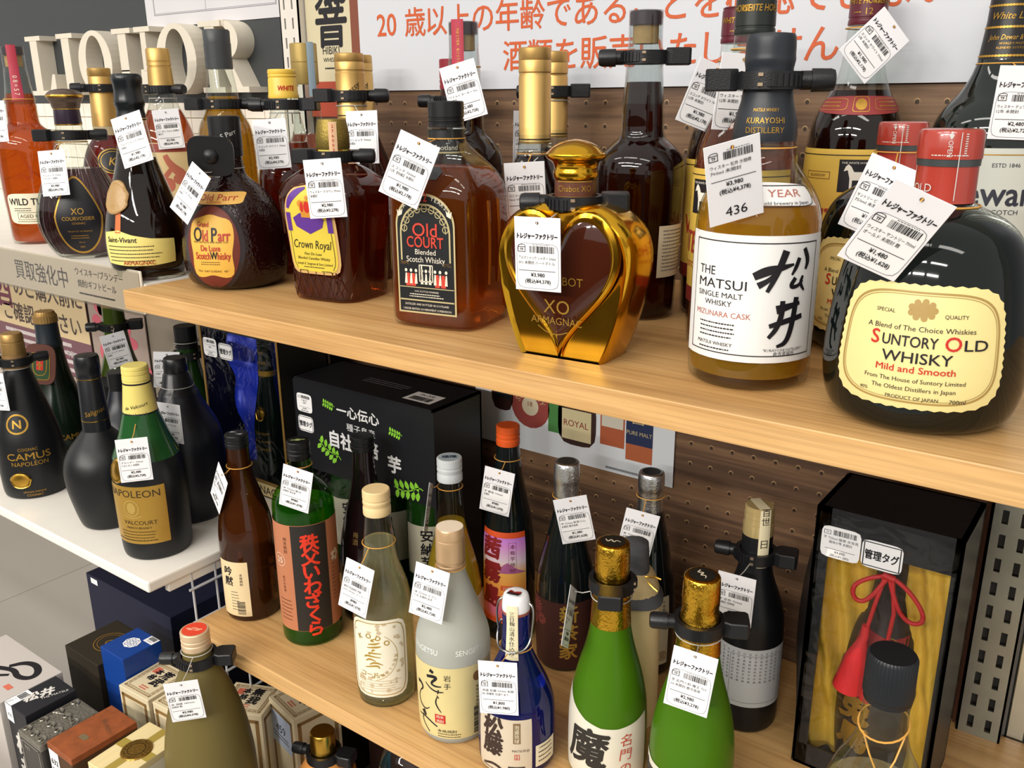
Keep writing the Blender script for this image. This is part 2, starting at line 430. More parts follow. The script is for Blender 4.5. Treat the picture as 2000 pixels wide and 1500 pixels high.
    def fine(s, u0, z0, u1, lines, pitch, h, seed=1, al='L'):
        """rows of text too small to read: broken hairlines"""
        rnd = random.Random(seed)
        for i in range(lines):
            x = u0+rnd.random()*(1 if al == 'L' else (u1-u0)*.15); e = u1-rnd.random()*(u1-u0)*.15; zz = z0-i*pitch
            while x < e:
                l = rnd.uniform(.6, 2.2); s.rect(x, zz, min(e, x+l), zz+h); x += l+.5
        return s
    def build(s, name, m, parent): return mk(name, s.v, s.f, m, carrier(name, parent))
# ------------------------------------------------------------------ recurring things
LOGO = 'トレジャーファクトリー'
def ringpts(c, r, n=20, tilt=(0, 0)):
    return [(c[0]+r*math.cos(2*math.pi*i/n), c[1]+r*math.sin(2*math.pi*i/n), c[2]+tilt[0]*math.cos(2*math.pi*i/n)+tilt[1]*math.sin(2*math.pi*i/n)) for i in range(n)]
def price_print(fm, lines, price, tax, seed, title=True, number=None):
    P = Print(fm, .38)
    if title: P.t(LOGO, 4.6, 0, 13.3, bold=.05, shear=.1, fit=31.5)
    zz = 0 if title else 15
    P.bars(-6, zz+1.2, 13, zz+6.2, seed); P.fine(-4, zz+7, 12, 1, 1, .35, seed)
    P.frame(-15.5, zz+1.5, -9.5, zz+5.5, .45, 2).t('TF', 2.6, -12.5, zz+3.5, bold=.03)
    P.stroke([(-15.5, zz+5.5), (-14, zz+7), (-10, zz+7), (-9.5, zz+5.5)], .4)
    for i, l in enumerate(lines): P.t(l, 2.9, -15, zz-2.6-i*3.6, al='L', fit=min(29, 2.2*len(l)))
    P.rect(-15, zz-12.2, 14, zz-11.8)
    P.t(price, 4, 0, zz-15.0, bold=.02); P.t(tax, 3.8, 0, zz-19.8, bold=.02)
    if number: P.t(number, 9, 0, zz-26-8, sx=1.1)
    return P
NT = [0]
def price_tag(label, loc, eul, neck=None, lines=('ウイスキー 700ml', '未開封'), price='¥2,980', tax='(税込¥3,278)', cord=ELAST, title=True, number=None, tilt=(0, 0)):
    NT[0] += 1
    t = thing('price_tag', label, 'price tag', loc, eul=eul, group='shop price tags')
    card = MB().box(-18, 18, -.25, .25, -27, 27, .25).build('card', CARD, t)
    fm = frontplane(-.25)
    if not number:
        Print(fm, .1).blob(0, -8.6 if title else 0, 33, 33.5 if title else 50, 'round', 40).build('sticker', STK, t)
        g = Print(fm, .2); g.ring(0, -8.6, 33, 33.5, .3, 'round', 40).build('sticker_border', INKG, t)
    price_print(fm, lines, price, tax, NT[0], title, number).build('print', INK, t)
    Print(fm, .45).blob(0, 23, 2.4, 2.4, n=12).build('punch_hole', mat('hole_dark', '#5a3a20', .7), t)
    if neck:
        R = Euler(eul).to_matrix(); L = Vector(loc); inv = lambda p: tuple(R.transposed() @ (Vector(p)-L))
        nx, ny, nz, nr = neck; mb = MB()
        ring = ringpts((nx, ny, nz), nr+.7, 22, tilt); mb.tube([inv(p) for p in ring], .55, 5, closed=True)
        hole = R @ Vector((0, -.6, 23)) + L
        near = min(ring, key=lambda p: (Vector(p)-hole).length); a = Vector(near); mid = (a+hole)*.5 + Vector((0, 0, -1.5))
        mb.tube([inv(a), inv(mid), (0, -1.0, 23.6), (0, -1.0, 22)], .55, 5)
        mb.build('cord', cord, t, 60)
    return t
def band(ri, ro, z0, z1, n=28):
    v = []; f = []
    for r, z in ((ri, z0), (ro, z0), (ro, z1), (ri, z1)):
        v += [(r*math.cos(2*math.pi*k/n), r*math.sin(2*math.pi*k/n), z) for k in range(n)]
    for j in range(4):
        for k in range(n): a, b = j*n, ((j+1) % 4)*n; f.append((a+k, a+(k+1) % n, b+(k+1) % n, b+k))
    return v, f
RIVET = mat('rivet', '#b9a48a', .35, .8)
def bottle_lock(label, x, y, z, rn, rz, flip=1, tilt=(0, 0)):
    t = thing('bottle_lock', label, 'bottle lock', (x, y, z), eul=(tilt[0], tilt[1], math.radians(rz)), group='black plastic bottle locks')
    ro = rn+4.6
    MB().add(*band(rn+.5, ro, -5.5, 5.5)).build('collar', BLACKP, t, 40)
    b = MB(); x0 = ro-2; o = [(x0, -8), (x0+5, -11), (x0+19, -11), (x0+21, -9), (x0+21, 9), (x0+19, 11), (x0+5, 11), (x0, 8)]
    o = [(-flip*a, c) for a, c in o]
    if flip > 0: o = o[::-1]
    v = []
    for k, zz in ((.93, -6.5), (1, -5.5), (1, 6.5), (.93, 7.5)): v += [((a+flip*(x0+10))*k-flip*(x0+10), c*k, zz) for a, c in o]
    f = [tuple(range(7, -1, -1)), tuple(range(24, 32))]+[(j*8+i, j*8+(i+1) % 8, (j+1)*8+(i+1) % 8, (j+1)*8+i) for j in range(3) for i in range(8)]
    b.add(v, f).build('lock_case', BLACKP, t, 30)
    k = MB(); k.tube([(flip*(ro-1.5), 0, 0), (flip*(ro+5), 0, 0), (flip*(ro+5.2), 0, 0), (flip*(ro+17), 0, 0), (flip*(ro+19.5), 0, 0), (flip*(ro+20.3), 0, 0)], [6, 6, 7.4, 7.2, 6.3, 4], 20).build('knob', BLACKP, t, 40)
    l = MB()
    for i in range(13):
        a = math.radians(-100+flip*(8+i*5)); ca, sa = math.cos(a), math.sin(a); r0, r1 = ro-.5, ro+(2.0 if i % 2 else 1.2); wd = math.radians(2.4)
        q = [(r*math.cos(a+d), r*math.sin(a+d), zz) for zz in (-3.8, 3.8) for r, d in ((r0, -wd), (r1, -wd), (r1, wd), (r0, wd))]
        l.add(q, [(3, 2, 1, 0), (4, 5, 6, 7), (0, 1, 5, 4), (1, 2, 6, 5), (2, 3, 7, 6), (3, 0, 4, 7)])
    l.build('ribbed_latch', BLACKP, t)
    for zz in (3.4, -2.6):
        a = math.radians(-100-flip*6); cx, cy = (ro+.3)*math.cos(a), (ro+.3)*math.sin(a)
        MB().box(cx-1.7, cx+1.7, cy-1, cy+1, zz-1.1, zz+1.1, .3).build('rivet', RIVET, t)
    return t
def price_sticker_pair(root, fm, u, z, lines, price, tax, sc_=1.0, seed=3, vertical=False):
    """white barcode sticker and a framed control-tag sticker stuck to a carton"""
    def sub(du, dz): return lambda a, b, o: fm(u+du+a*sc_, z+dz+b*sc_, o)
    g = sub(0, 0)
    s1 = Print(g, .3).blob(0, 0, 34, 30, 'round', 32).build('price_sticker', STK, root)
    P = Print(g, .45); P.bars(-7, 7, 13, 12, seed); P.frame(-15, 7, -9, 11, .4, 1).t('TF', 2.4, -12, 9)
    for i, l in enumerate(lines): P.t(l, 3, 0, 3.8-i*3.8, fit=min(30, 2.5*len(l)))
    P.rect(-13, -6.8, 13, -6.4).t(price, 3.4, 0, -9).t(tax, 3.1, 0, -12.6); P.build('print', INK, s1)
    g2 = sub(0, -29) if vertical else sub(35, -1.5)
    s2 = Print(g2, .3).blob(0, 0, 34, 26, 'round', 32).build('control_sticker', STK, root)
    Q = Print(g2, .45); Q.frame(-15.5, -11.5, 15.5, 11.5, .9).t('管理タグ', 9.5, 0, -.5, bold=.035, fit=28); Q.build('print', INK, s2)

# ------------------------------------------------------------------ the setting
def struct(o): o['kind'] = 'structure'; return o
FLOOR = -775
tile_floor = mat('floor_tile', '#b9b4ac', .35, noise=.06, nscale=4)
fl = struct(bpy.data.objects.new('floor', None)); COL.objects.link(fl)
fl.location = (0, 0, 0)
box('screed', -3500, 2600, -3600, 1500, FLOOR-20, FLOOR-3, mat('grout', '#8d8983', .7), fl)
tm = None
for i in range(-7, 5):
    for j in range(-6, 3):
        if tm is None:
            o = bevelbox('floor_tile', 1, 449, 1, 449, FLOOR-6, FLOOR, tile_floor, fl, 1.5); tm = o
        else:
            o = tm.copy(); link(o, fl)
        o.location = (i*.45, j*.45, 0)
WALLG = mat('grey_wall', '#8f8b86', .7, noise=.05, nscale=3)
struct(box('wall_back', -3500, 2600, 392, 420, FLOOR, 900, WALLG))
struct(box('wall_front', -3500, 2600, -2300, -1900, FLOOR, 280, mat('unseen_gondola_dark', '#5b544c', .7, noise=.3, nscale=3)))  # unseen dark block added for the bottles to mirror, low enough for lamp light
peg = struct(box('wall_pegboard', -104, 797, 385, 391, FLOOR+20, 560, PEG))
struct(box('trim_1', 797, 800, 378, 391, FLOOR+20, 560, mat('bronze_trim', '#6e4b3c', .3, .7)))
# dark sign board and the white tiled strip of the neighbouring bay
BOARD = mat('slate_board', '#3a3d3f', .55, noise=.04, nscale=5)
struct(box('wall_slate', -1900, -156, 385, 391.5, 190, 700, BOARD))
tl = struct(bpy.data.objects.new('wall_tiles', None)); COL.objects.link(tl)
box('grout', -1900, -156, 388, 391.5, -330, 190, mat('tile_grout', '#cfc6b6', .7), tl)
TILE = mat('white_tile', '#f1e8da', .25, noise=.02, nscale=8); t0 = None
for j in range(8):
    for i in range(26):
        if t0 is None: t0 = o = bevelbox('tile', .7, 44.3, 384.5, 389, .7, 23.3, TILE, tl, .8)
        else: o = t0.copy(); link(o, tl)
        o.location = ((-1342+i*45)*S, 0, (190-24*(j+1))*S)
struct(box('wall_panel', -1900, -156, 385, 388, -340, -22, mat('beige_panel', '#8d8376', .6)))
def slotted(name, label, x0, wd, y, z0, z1, cols, sw, sh, pitch, m):
    """perforated upright: a real strip with slots cut through"""
    xs = [x0]; 
    for c in cols: xs += [x0+c-sw/2, x0+c+sw/2]
    xs.append(x0+wd); zs = []; z = z0
    while z < z1-pitch: zs += [z, z+sh]; z += pitch
    zs.append(z1)
    v = [(x, y, zz) for zz in zs for x in xs]; nx = len(xs); f = []
    for j in range(len(zs)-1):
        for i in range(nx-1):
            if j % 2 == 0 and i % 2 == 1 and i < nx-1: continue
            f.append((j*nx+i, j*nx+i+1, (j+1)*nx+i+1, (j+1)*nx+i))
    t = thing(name, label, 'upright', (0, 0, 0))
    o = mk('slotted_face', v, f, m, t); md = o.modifiers.new('thick', 'SOLIDIFY'); md.thickness = 2*S; md.offset = -1
    return t
WPOST = mat('white_post', '#dcd6cc', .4)
t = slotted('shelf_upright', 'white slotted metal shelf upright between the two bays', -152, 38, 372, -340, 700, (10, 26), 3, 14, 25, WPOST)
box('side_web', -152, -150, 372, 386, -340, 700, WPOST, t); box('side_web', -116, -114, 372, 386, -340, 700, WPOST, t)
box('channel_back', -150, -116, 384, 386, -340, 700, mat('dark_slot', '#3b3834', .8), t)
GALV = mat('galvanised', '#a7aaa2', .38, .85, noise=.12, nscale=60)
t = slotted('metal_upright', 'galvanised slotted metal upright beside the pegboard', 802, 40, 368, FLOOR+10, 560, (12, 28), 5.5, 14, 25, GALV)
box('side_web', 802, 804, 368, 388, FLOOR+10, 560, GALV, t); box('side_web', 840, 842, 368, 388, FLOOR+10, 560, GALV, t)
box('channel_back', 804, 840, 386, 388, FLOOR+10, 560, MATS['dark_slot'], t)
t = slotted('metal_upright', 'bright steel corner upright with a raised lip', 862, 46, 386.5, FLOOR+10, 560, (16, 34), 5.5, 14, 25, GALV)
MB().box(844, 862, 385, 391, FLOOR+10, 560, 2).build('lip', mat('bright_steel', '#d5d8d0', .22, 1), t, 40)
box('channel_back', 862, 908, 389, 391, FLOOR+10, 560, MATS['dark_slot'], t)
struct(box('wall_metal', 908, 1600, 380, 391, FLOOR+10, 560, mat('brushed_panel', '#8b8d92', .35, .6, noise=.1, nscale=3, stretch=(60, 60, 1))))

# ------------------------------------------------------------------ shelves
def wood_shelf(label, x0, x1, y0, y1, z1, th):
    t = thing('shelf_board', label, 'shelf', (0, 0, z1-th))
    bevelbox('board', x0, x1, y0, y1, 0, th, OAK, t, .8)
    for bx in (60, 730):
        b = MB(); b.prism([(bx, 0), (bx+3, 0), (bx+3, -22), (bx, -22)], 60, 380).build('bracket', mat('bracket_steel', '#b7b3aa', .4, .7), t)
    return t
wood_shelf('long light oak shelf board carrying the whisky bottles', 0, 1250, 0, 384, 0, 20.5)
wood_shelf('light oak shelf board carrying the shochu bottles', 0, 1250, 23, 384, -423, 20.5)
def white_shelf(label, y0, z1, th, under):
    t = thing('shelf_tray', label, 'shelf', (0, 0, z1-th))
    bevelbox('tray', -1900, -10, y0, 384, 0, th, WHITE, t, 2.5)
    if under: 
        bevelbox('side_bracket', -22, -13, y0+28, 380, -12, -.2, WHITE, t, 1)
    return t
white_shelf('white metal shelf tray with the price rail, next bay', 32, 0, 22, False)
white_shelf('white scuffed metal shelf tray with the dark cognac bottles', -14, -350, 14, True)
# price rail with the printed strip
t = thing('price_rail', 'clear price rail with a pale printed strip on the white shelf edge', 'price rail', (0, 0, -34))
MB().box(-1900, -12, 30.3, 31.6, 0, 48).build('rail_back', WHITE, t)
MB().box(-1900, -16, 29.4, 30.1, 2, 46).build('printed_strip', mat('strip_paper', '#d8d0c6', .5), t)
MB().box(-1900, -10, 26.2, 26.9, 0, 49).box(-1900, -10, 26.9, 31, -2, 0).build('clear_cover', thin_glass('rail_plastic', '#f0eee9', .8, .1), t)
fm = frontplane(29.4, 0, 0)
P = Print(fm, .3); P.t('買取強化中', 27, -232, 23, al='C', sx=.97).t('ウイスキー/ブランデー', 10, -148, 35, al='L').t('焼酎/ギフトビール', 10, -146, 21, al='L')
P.fine(-146, 8, -60, 1, 3, 2, 5)
P.build('print', mat('ink_brown', '#3a3332', .6), t)

# ------------------------------------------------------------------ signs on the walls
t = thing('age_notice', 'white notice board with orange age check lettering', 'sign', (0, 381, 0))
MB().box(-9, 743, 0, 3.5, 203, 372).build('board', mat('notice_white', '#cdd0d6', .3), t)
fm = frontplane(0); P = Print(fm, .3)
P.t('20', 37, 24, 283, al='L', sx=.95, bold=.012, res=3); z = 283
for i, ch in enumerate('歳以上の年齢であることを確認できない'): P.t(ch, 36, 89+i*35.6, 283, bold=.012, res=3)
for i, ch in enumerate('酒類を販売いたしません。'): P.t(ch, 36, 242+i*35.6, 239, bold=.012, res=3)
P.build('lettering', mat('notice_orange', '#c9592a', .5), t)
# whisky poster next to it
t = thing('whisky_poster', 'beige poster with black brush writing and a red foot', 'poster', (0, 383, 0))
MB().box(-112, -10, 0, 1.5, 170, 372).build('sheet', mat('poster_beige', '#cdc3a2', .55), t)
MB().box(-26, -10, -.4, 0, 170, 372).build('brown_strip', mat('poster_brown', '#7d4530', .5), t)
fm = frontplane(0)
Print(fm, .2).rect(-112, 170, -26, 216).build('red_foot', mat('poster_red', '#a8462f', .5), t)
P = Print(fm, .4); P.t('響', 104, -62, 306, bold=.015, sx=.62, shear=.08, res=3)
P.t('HIBIKI', 14, -112+62, 256, al='R', sx=.9).t('WHISKY', 8, -52, 244, al='R').fine(-80, 232, -36, 1, 3, 2, 4)
P.build('lettering', INK, t)
t = thing('paper_notice', 'white paper sheet with a ruled table above the letters', 'notice', (0, 383.5, 0))
MB().box(-484, -158, 0, 1, 303, 520).build('sheet', mat('notice_paper', '#cfcdd0', .6), t)
Print(frontplane(0), .2).frame(-462, 320, -170, 500, .8).frame(-460, 322, -172, 498, .5).rect(-330, 322, -329.4, 500).build('ruled_lines', INKG, t)
# 3D letters
t = thing('letter_sign', 'row of thick cream serif letters spelling LIQUOR on the slate board', 'sign', (0, 384.8, 204))
LET = mat('letter_foam', '#d8d0bf', .7, noise=.06, nscale=60)
def ell(cx, cz, a, b, n=36, a0=0, a1=360): return [(cx+a*math.cos(math.radians(a0+(a1-a0)*i/n)), cz+b*math.sin(math.radians(a0+(a1-a0)*i/n))) for i in range(n+1)]
def letter(ch, x0, rects, rings=()):
    mb = MB(); d = -30
    for ri, r in enumerate(rects):
        o = [(x0+a, b) for a, b in r]; ar = sum(o[i][0]*o[(i+1) % len(o)][1]-o[(i+1) % len(o)][0]*o[i][1] for i in range(len(o)))
        mb.prism(o if ar > 0 else o[::-1], d-.7*ri, 0)
    for (cx, cz, a, b, ai, bi, s0, s1) in rings:
        n = 32; O = ell(x0+cx, cz, a, b, n, s0, s1); I = ell(x0+cx, cz, ai, bi, n, s0, s1)
        v = [(x, y, z) for y in (d, 0) for L in (O, I) for x, z in L]; k = n+1; f = []
        for i in range(n): f += [(i, i+1, k+i+1, k+i), (2*k+i+1, 2*k+i, 3*k+i, 3*k+i+1), (i+1, i, 2*k+i, 2*k+i+1), (k+i, k+i+1, 3*k+i+1, 3*k+i)]
        mb.add(v, f)
    o = mb.build('letter', LET, t); return o
R4 = lambda a, b, c, d_: [(a, b), (c, b), (c, d_), (a, d_)]
H_ = 98
serif = lambda a, b, z: [(a, z+(-.6 if z < 40 else .6)), (b, z+(-.6 if z < 40 else .6)), (b, z+(7 if z < 40 else -7)), (a, z+(7 if z < 40 else -7))]
letter('L', -822, [R4(16, 0, 40, H_), serif(2, 54, H_), serif(2, 84, 0), [(70, 0), (90, 0), (90, 34), (82, 34), (70, 10)]])
letter('I', -716, [R4(16, 0, 40, H_), serif(2, 54, H_), serif(2, 54, 0)])
letter('Q', -652, [[(50, 22), (66, 30), (108, -8), (88, -10)]], [(50, 49, 50, 51, 27, 43, 0, 360)])
letter('U', -541, [R4(14, 34, 37, H_), R4(78, 34, 92, H_), serif(0, 52, H_), serif(64, 106, H_)], [(53, 36, 39, 38, 16, 26, 180, 360)])
letter('O', -426, [], [(50, 49, 50, 51, 27, 43, 0, 360)])
letter('R', -314, [R4(14, 0, 37, H_), serif(0, 60, H_), serif(0, 52, 0), [(48, 46), (68, 46), (98, 0), (72, 0)], serif(68, 108, 0), R4(37, 44, 56, 51), R4(37, 90, 56, 98)], [(56, 71, 32, 27, 10, 19, -90, 90)])
# purple notice and flower picture on the lower wall of the next bay
t = thing('purchase_notice', 'beige and purple notice sheet behind the cognac bottles', 'notice', (0, 380, 0))
MB().box(-1330, -800, 0, 2, -348, -60).build('sheet', mat('notice_purple', '#6f4a55', .5), t)
fm = frontplane(0); Print(fm, .2).rect(-1330, -268, -800, -100).build('beige_band', mat('notice_beige', '#c9b58e', .5), t)
P = Print(fm, .4); P.t('のご購入前に', 46, -1080, -180, al='L', bold=.02).t('ご確認ください', 46, -1140, -238, al='L', bold=.02); P.build('lettering', mat('notice_ink', '#4a3c38', .6), t)
P = Print(fm, .4); P.t('酒', 92, -1140, -190, bold=.02); P.build('large_character', mat('notice_wine', '#6b3346', .6), t)
P = Print(fm, .4); P.fine(-1150, -285, -830, 4, 18, 8, 2); P.t('年齢について', 16, -900, -300, al='L'); P.build('small_print', mat('notice_pale', '#d9cfd2', .6), t)
t = thing('flower_picture', 'pink flower picture sheet pinned on the wall of the next bay', 'poster', (0, 380, 0))
MB().box(-790, -600, 0, 2, -348, -60).build('sheet', mat('pic_grey', '#9a8a82', .5), t)
P = Print(frontplane(0), .3)
for i in range(14): P.blob(-770+random.random()*150, -300+random.random()*200, 30+random.random()*30, 24+random.random()*24)
P.build('petals', mat('petal_pink', '#c25a6c', .6), t)
# bottle poster on the pegboard
t = thing('bottle_poster', 'white poster of whisky bottles pinned under the upper shelf', 'poster', (0, 382, 0))
MB().box(173, 468, 0, 1.2, -248, -110).build('sheet', mat('poster_white', '#e4eaf0', .35), t)
fm = frontplane(0)
def pcol(name, col, fn):
    P = Print(fm, .25); fn(P); P.build(name, mat('pp_'+name, col, .45), t)
pcol('printed_dark_bottle', '#3c2420', lambda P: P.blob(218, -160, 36, 80, 'soft'))
pcol('printed_square_bottle', '#3a2520', lambda P: P.blob(334, -192, 56, 66, 'soft'))
pcol('printed_round_bottle', '#9c4a44', lambda P: P.blob(263, -186, 60, 60))
pcol('printed_green_box', '#4e8a4a', lambda P: P.rect(291, -214, 316, -120))
pcol('printed_amber_bottle', '#b4603f', lambda P: P.rect(368, -214, 402, -130))
pcol('printed_orange_bottle', '#b86642', lambda P: P.rect(404, -226, 440, -130))

def p2(name, col, fn, off=.45):
    P = Print(fm, off); fn(P); P.build(name, mat('pq_'+name, col, .45), t)
p2('printed_navy_label', '#2b3558', lambda P: P.rect(404, -205, 440, -130))
p2('printed_cream_label', '#dcd0a4', lambda P: P.rect(312, -218, 355, -178))
p2('printed_round_label', '#d8cdb0', lambda P: P.blob(263, -186, 26, 26))
p2('printed_white_label', '#d8d4c4', lambda P: P.rect(370, -190, 400, -150))
p2('printed_black_label', '#20242c', lambda P: P.rect(206, -184, 232, -140))
def wr(P):
    P.t('ROYAL', 12, 333, -196, fit=36); P.t('18', 9, 263, -183)
p2('poster_lettering', '#8a2f2c', wr, .65)
p2('printed_brand_arc', '#c9b98c', lambda P: P.arc('SUNTORY', 11, 263, -190, 22, -60, 60), .65)
p2('printed_malt_lettering', '#c9b98c', lambda P: P.t('PURE MALT', 7, 422, -190, fit=34).t('響', 24, 420, -168), .65)
p2('printed_green_lettering', '#cfd8b8', lambda P: P.t('Royal', 8, 303, -165), .65)
p2('printed_black_lettering', '#b8b4a8', lambda P: P.fine(208, -160, 230, 3, 6, 3, 2), .65)
p2('poster_footnote', '#8a8f96', lambda P: P.fine(376, -244, 445, 1, 3, 3, 2), .65)
# ------------------------------------------------------------------ glass and liquids
def glass(name, col, rough=.02, trans=1.0, ior=1.46, **k): return mat(name, col, rough, 0, trans, ior, **k)
LQ_OR = liquid('liquid_orange', '#d9742a', .5, .2); LQ_GOLD = liquid('liquid_gold', '#eec03a', .55, .3); LQ_AMB = liquid('liquid_amber', '#c86a22', .5, .14)
LQ_RED = liquid('liquid_red_amber', '#9a441e', .5, .08); LQ_DK = liquid('liquid_dark', '#6a2a18', .5, .06); LQ_W = liquid('liquid_water', '#f6f6ea', .7, .04)
G_RED = glass('glass_red_brown', '#4a1a12', .03, .55); G_CROWN = thin_glass('glass_crown', '#e8cdb8', 1.0); G_BLKG = glass('glass_black_green', '#0c1613', .05, 0.0, coat=.4)
G_PARR = glass('glass_crackle', '#240a08', .06, .25, bump=1.0, bscale=230); G_SUNT = mat('glass_bottle_green_black', '#040d0b', .05, spec=.5)
MATT = mat('frosted_black_glass', '#0e1014', .4); MATTB = mat('frosted_blue_black', '#0c111c', .36)
def cap(root, z0, z1, r, m, name='cap', grooves=2, knurl=0, r2=None, dome=0):
    r2 = r if r2 is None else r2; h = z1-z0; p = [(z0, r2, 1)]
    for g in range(grooves):
        a = z0+h*(.18+.16*g); rr = r2+(r-r2)*(a-z0)/h; p += [(a-.9, rr), (a-.4, rr-.7), (a+.4, rr-.7), (a+.9, rr)]
    p += [(z1-1.0, r), (z1, r-1.0)]
    if dome: p += [(z1+dome, .5)]
    return Body([q[:2] for q in p], it=0, seg=72 if knurl else 36).make(name, m, root, 35, knurl=knurl)
def bottle(name, label, cat, x, y, z, rz, group=None): return thing(name, label, cat, (x, y, z), rz, group)
def seal3d(name, f, u, z, w, h, m, root):
    v = []; fc = []; N = 28; R_ = ((1, .2), (1, 2.2), (.9, 3.2), (.8, 2.5), (.72, 2.4), (.5, 3), (.05, 3.2))
    for s_, o_ in R_:
        for x, q in outline('oval', w, h, N): v.append(f(u+x*s_*(1+.05*math.sin(q*.5)), z+q*s_, o_))
    for k in range(len(R_)-1):
        for i in range(N): fc.append((k*N+i, k*N+(i+1) % N, (k+1)*N+(i+1) % N, (k+1)*N+i))
    fc.append(tuple((len(R_)-1)*N+i for i in range(N))); return mk(name, v, fc, m, root, 50)
def emblem_horse(P, u, z, s):
    P.poly([(u+a*s, z+b*s) for a, b in [(-.8, .9), (-.6, 1.1), (-.35, .9), (-.1, .45), (.55, .45), (.8, .2), (.75, -.1), (.62, -.1), (.6, .1), (.5, -.1), (.55, -1), (.35, -1), (.3, -.25), (-.2, -.25), (-.2, -1), (-.4, -1), (-.42, -.1), (-.55, .35), (-.62, .6), (-.95, .5)]])

# ================================================================== upper oak shelf, front row
# -- round dark crackled bottle with oval label
b = bottle('whisky_bottle', 'squat round dark brown crackled bottle with oval red and yellow label', 'bottle', 71, 97, 0, 26)
B = Body([(0, 36, 1), (2, 44), (8, 52.5), (29.6, 56), (57, 54.5), (77, 50), (93, 42), (104, 31.8), (112, 21.9), (118, 16.5), (138, 14.8, 1)], seg=56); B.make('glass', G_PARR, b)
cap(b, 136, 177, 16.8, BLK, grooves=1)
f = B.front(0); ol = patch('label_rim', f, 'oval', 66, 92, 0, 47, mat('parr_rim', '#2c2224', .15), b, .6)
patch('label', f, 'oval', 58, 84, 0, 47, mat('parr_brown', '#6b2a1e', .5), b, 1.0)
patch('label_parchment', f, 'wave', 46, 62, 0, 48, mat('parr_yellow', '#dfae48', .5, noise=.12, nscale=60), b, 1.3)
P = Print(f, 1.7); P.t('ld', 16, -5, 60, sx=.62, bold=.02).t('arr', 16, 15, 60, sx=.62, bold=.02).t('Scotch', 10, -9, 39, sx=.66, bold=.02).t('hisky', 10, 14, 39, sx=.66, bold=.02).t('Grand', 7, -8, 71, sx=.8, bold=.02); P.t('De Luxe', 8.5, 0, 47, sx=.75, bold=.02); P.build('label_print_red', mat('parr_red', '#b3362a', .5), b)
P = Print(f, 1.75); P.t('O', 20, -14, 61, sx=.66, bold=.015).t('P', 20, 5, 61, sx=.66, bold=.015).t('W', 11, 3.5, 39.5, sx=.66, bold=.02); P.t('REAL ANTIQUE AND RARE OLD', 2.6, 0, 53, fit=38); P.t('75cl  GAY LUSSAC  43°', 3, 0, 23, fit=34); P.fine(-13, 32, 13, 2, 2.2, .6, 2); P.build('label_print_black', INK, b)
patch('shoulder_label', f, 'round', 50, 12, 4, 96, mat('parr_tan', '#e6b45c', .5), b, .8)
P = Print(f, 1.2); P.t('Old Parr', 8.5, 4, 97, fit=40).t('SCOTLAND', 3, 2, 92.2); P.build('shoulder_print', MATS['parr_red'], b)
P = Print(Body([(130, 16.8), (180, 16.8)], it=0).wrap(28, 150), .3); P.t("& S Parr", 7, 0, 158, rot=20); P.build('cap_print', mat('cap_white', '#c9c6c0', .5), b)
# its black square tag lock
t = thing('security_plate', 'black rounded square plate with a ball, clipped on the crackled bottle', 'bottle lock', (86, 66, 138), eul=(math.radians(8), math.radians(4), math.radians(43)))
Q = Print(lambda u, z, o: (u, -o, z), 0); ol_ = outline('soft', 46, 40, 40)
MB().prism(ol_, -2.2, 2.2).build('plate', BLACKP, t, 40)
Body([(0, 8.5), (2.5, 8), (5, 6), (6.6, 3), (7, .5)], it=1, seg=28).make('ball', BLACKP, t).rotation_euler = (math.radians(90), 0, 0)
MB().tube([(0, 2, 0), (0, 14, 0)], [9, 9], 20).build('clip_stem', BLACKP, t, 40)

# -- square shouldered bottle with purple crown label
b = bottle('whisky_bottle', 'cut glass bottle with yellow label showing a red crown on purple cushion', 'bottle', 213.5, 116, 0, 8)
B = Body([(0, 38, 1), (2, 41), (30, 42), (66, 46), (95, 50), (108, 49), (118, 42), (127, 29), (133, 18), (136, 15), (146, 14.6, 1)], ay=.9, e=4, seg=64)
B.make('glass', G_CROWN, b, 50)
B.inner(122, 1.5, 4).make('whisky', liquid('crown_whisky', '#b4541e', .5, .15), b, 50)
f = B.front(0)
cut = MB()
for i in range(-4, 4):                               # cut lozenges round the foot
    for sg in (-1, 1):
        for face in (0, 90):
            ff = B.front(face); pts = [ff(max(-40, min(40, i*10+sg*k*2.2)), 4+k*5.5, .3) for k in range(6)]; cut.tube(pts, .55, 4)
CUT = mat('cut_edge', '#5a2a18', .1, trans=.5); cut.build('cut_lines', CUT, b)
for face in (0, 90):
    ff = B.front(face); mb = MB(); mb.tube([ff(u, z, .3) for u, z in ((-38, 66), (-36, 100), (-20, 112), (0, 116), (20, 112), (36, 100), (38, 66))], 1.0, 6); mb.build('shoulder_facet', CUT, b)
patch('label', f, 'arch', 62, 88, 0, 72, mat('crown_tan', '#c9a46a', .5), b, .5)
patch('label_field', f, 'arch', 57, 83, 0, 72, mat('crown_yellow', '#d6c246', .5), b, .8)
P = Print(f, 1.1); P.stroke([(-25, 92), (-21, 101), (-13, 108), (-3, 112)], [3, 7, 7, 2]).stroke([(25, 92), (21, 101), (13, 108), (3, 112)], [3, 7, 7, 2]).poly([(-28, 70), (-22, 70), (-22, 88), (-28, 88)]).poly([(28, 70), (22, 70), (22, 88), (28, 88)]).poly([(-19, 83), (-10, 88), (10, 88), (19, 83), (16, 75), (0, 68), (-16, 75)])
P.build('label_purple', mat('crown_purple', '#5a2f8c', .5), b)
P = Print(f, 1.3); P.blob(0, 93, 19, 15).blob(-8, 97, 7, 7).blob(8, 97, 7, 7).blob(0, 103, 4, 4).rect(-8, 84, 8, 88); P.build('crown_gold', mat('crown_gold', '#c98a34', .4), b)
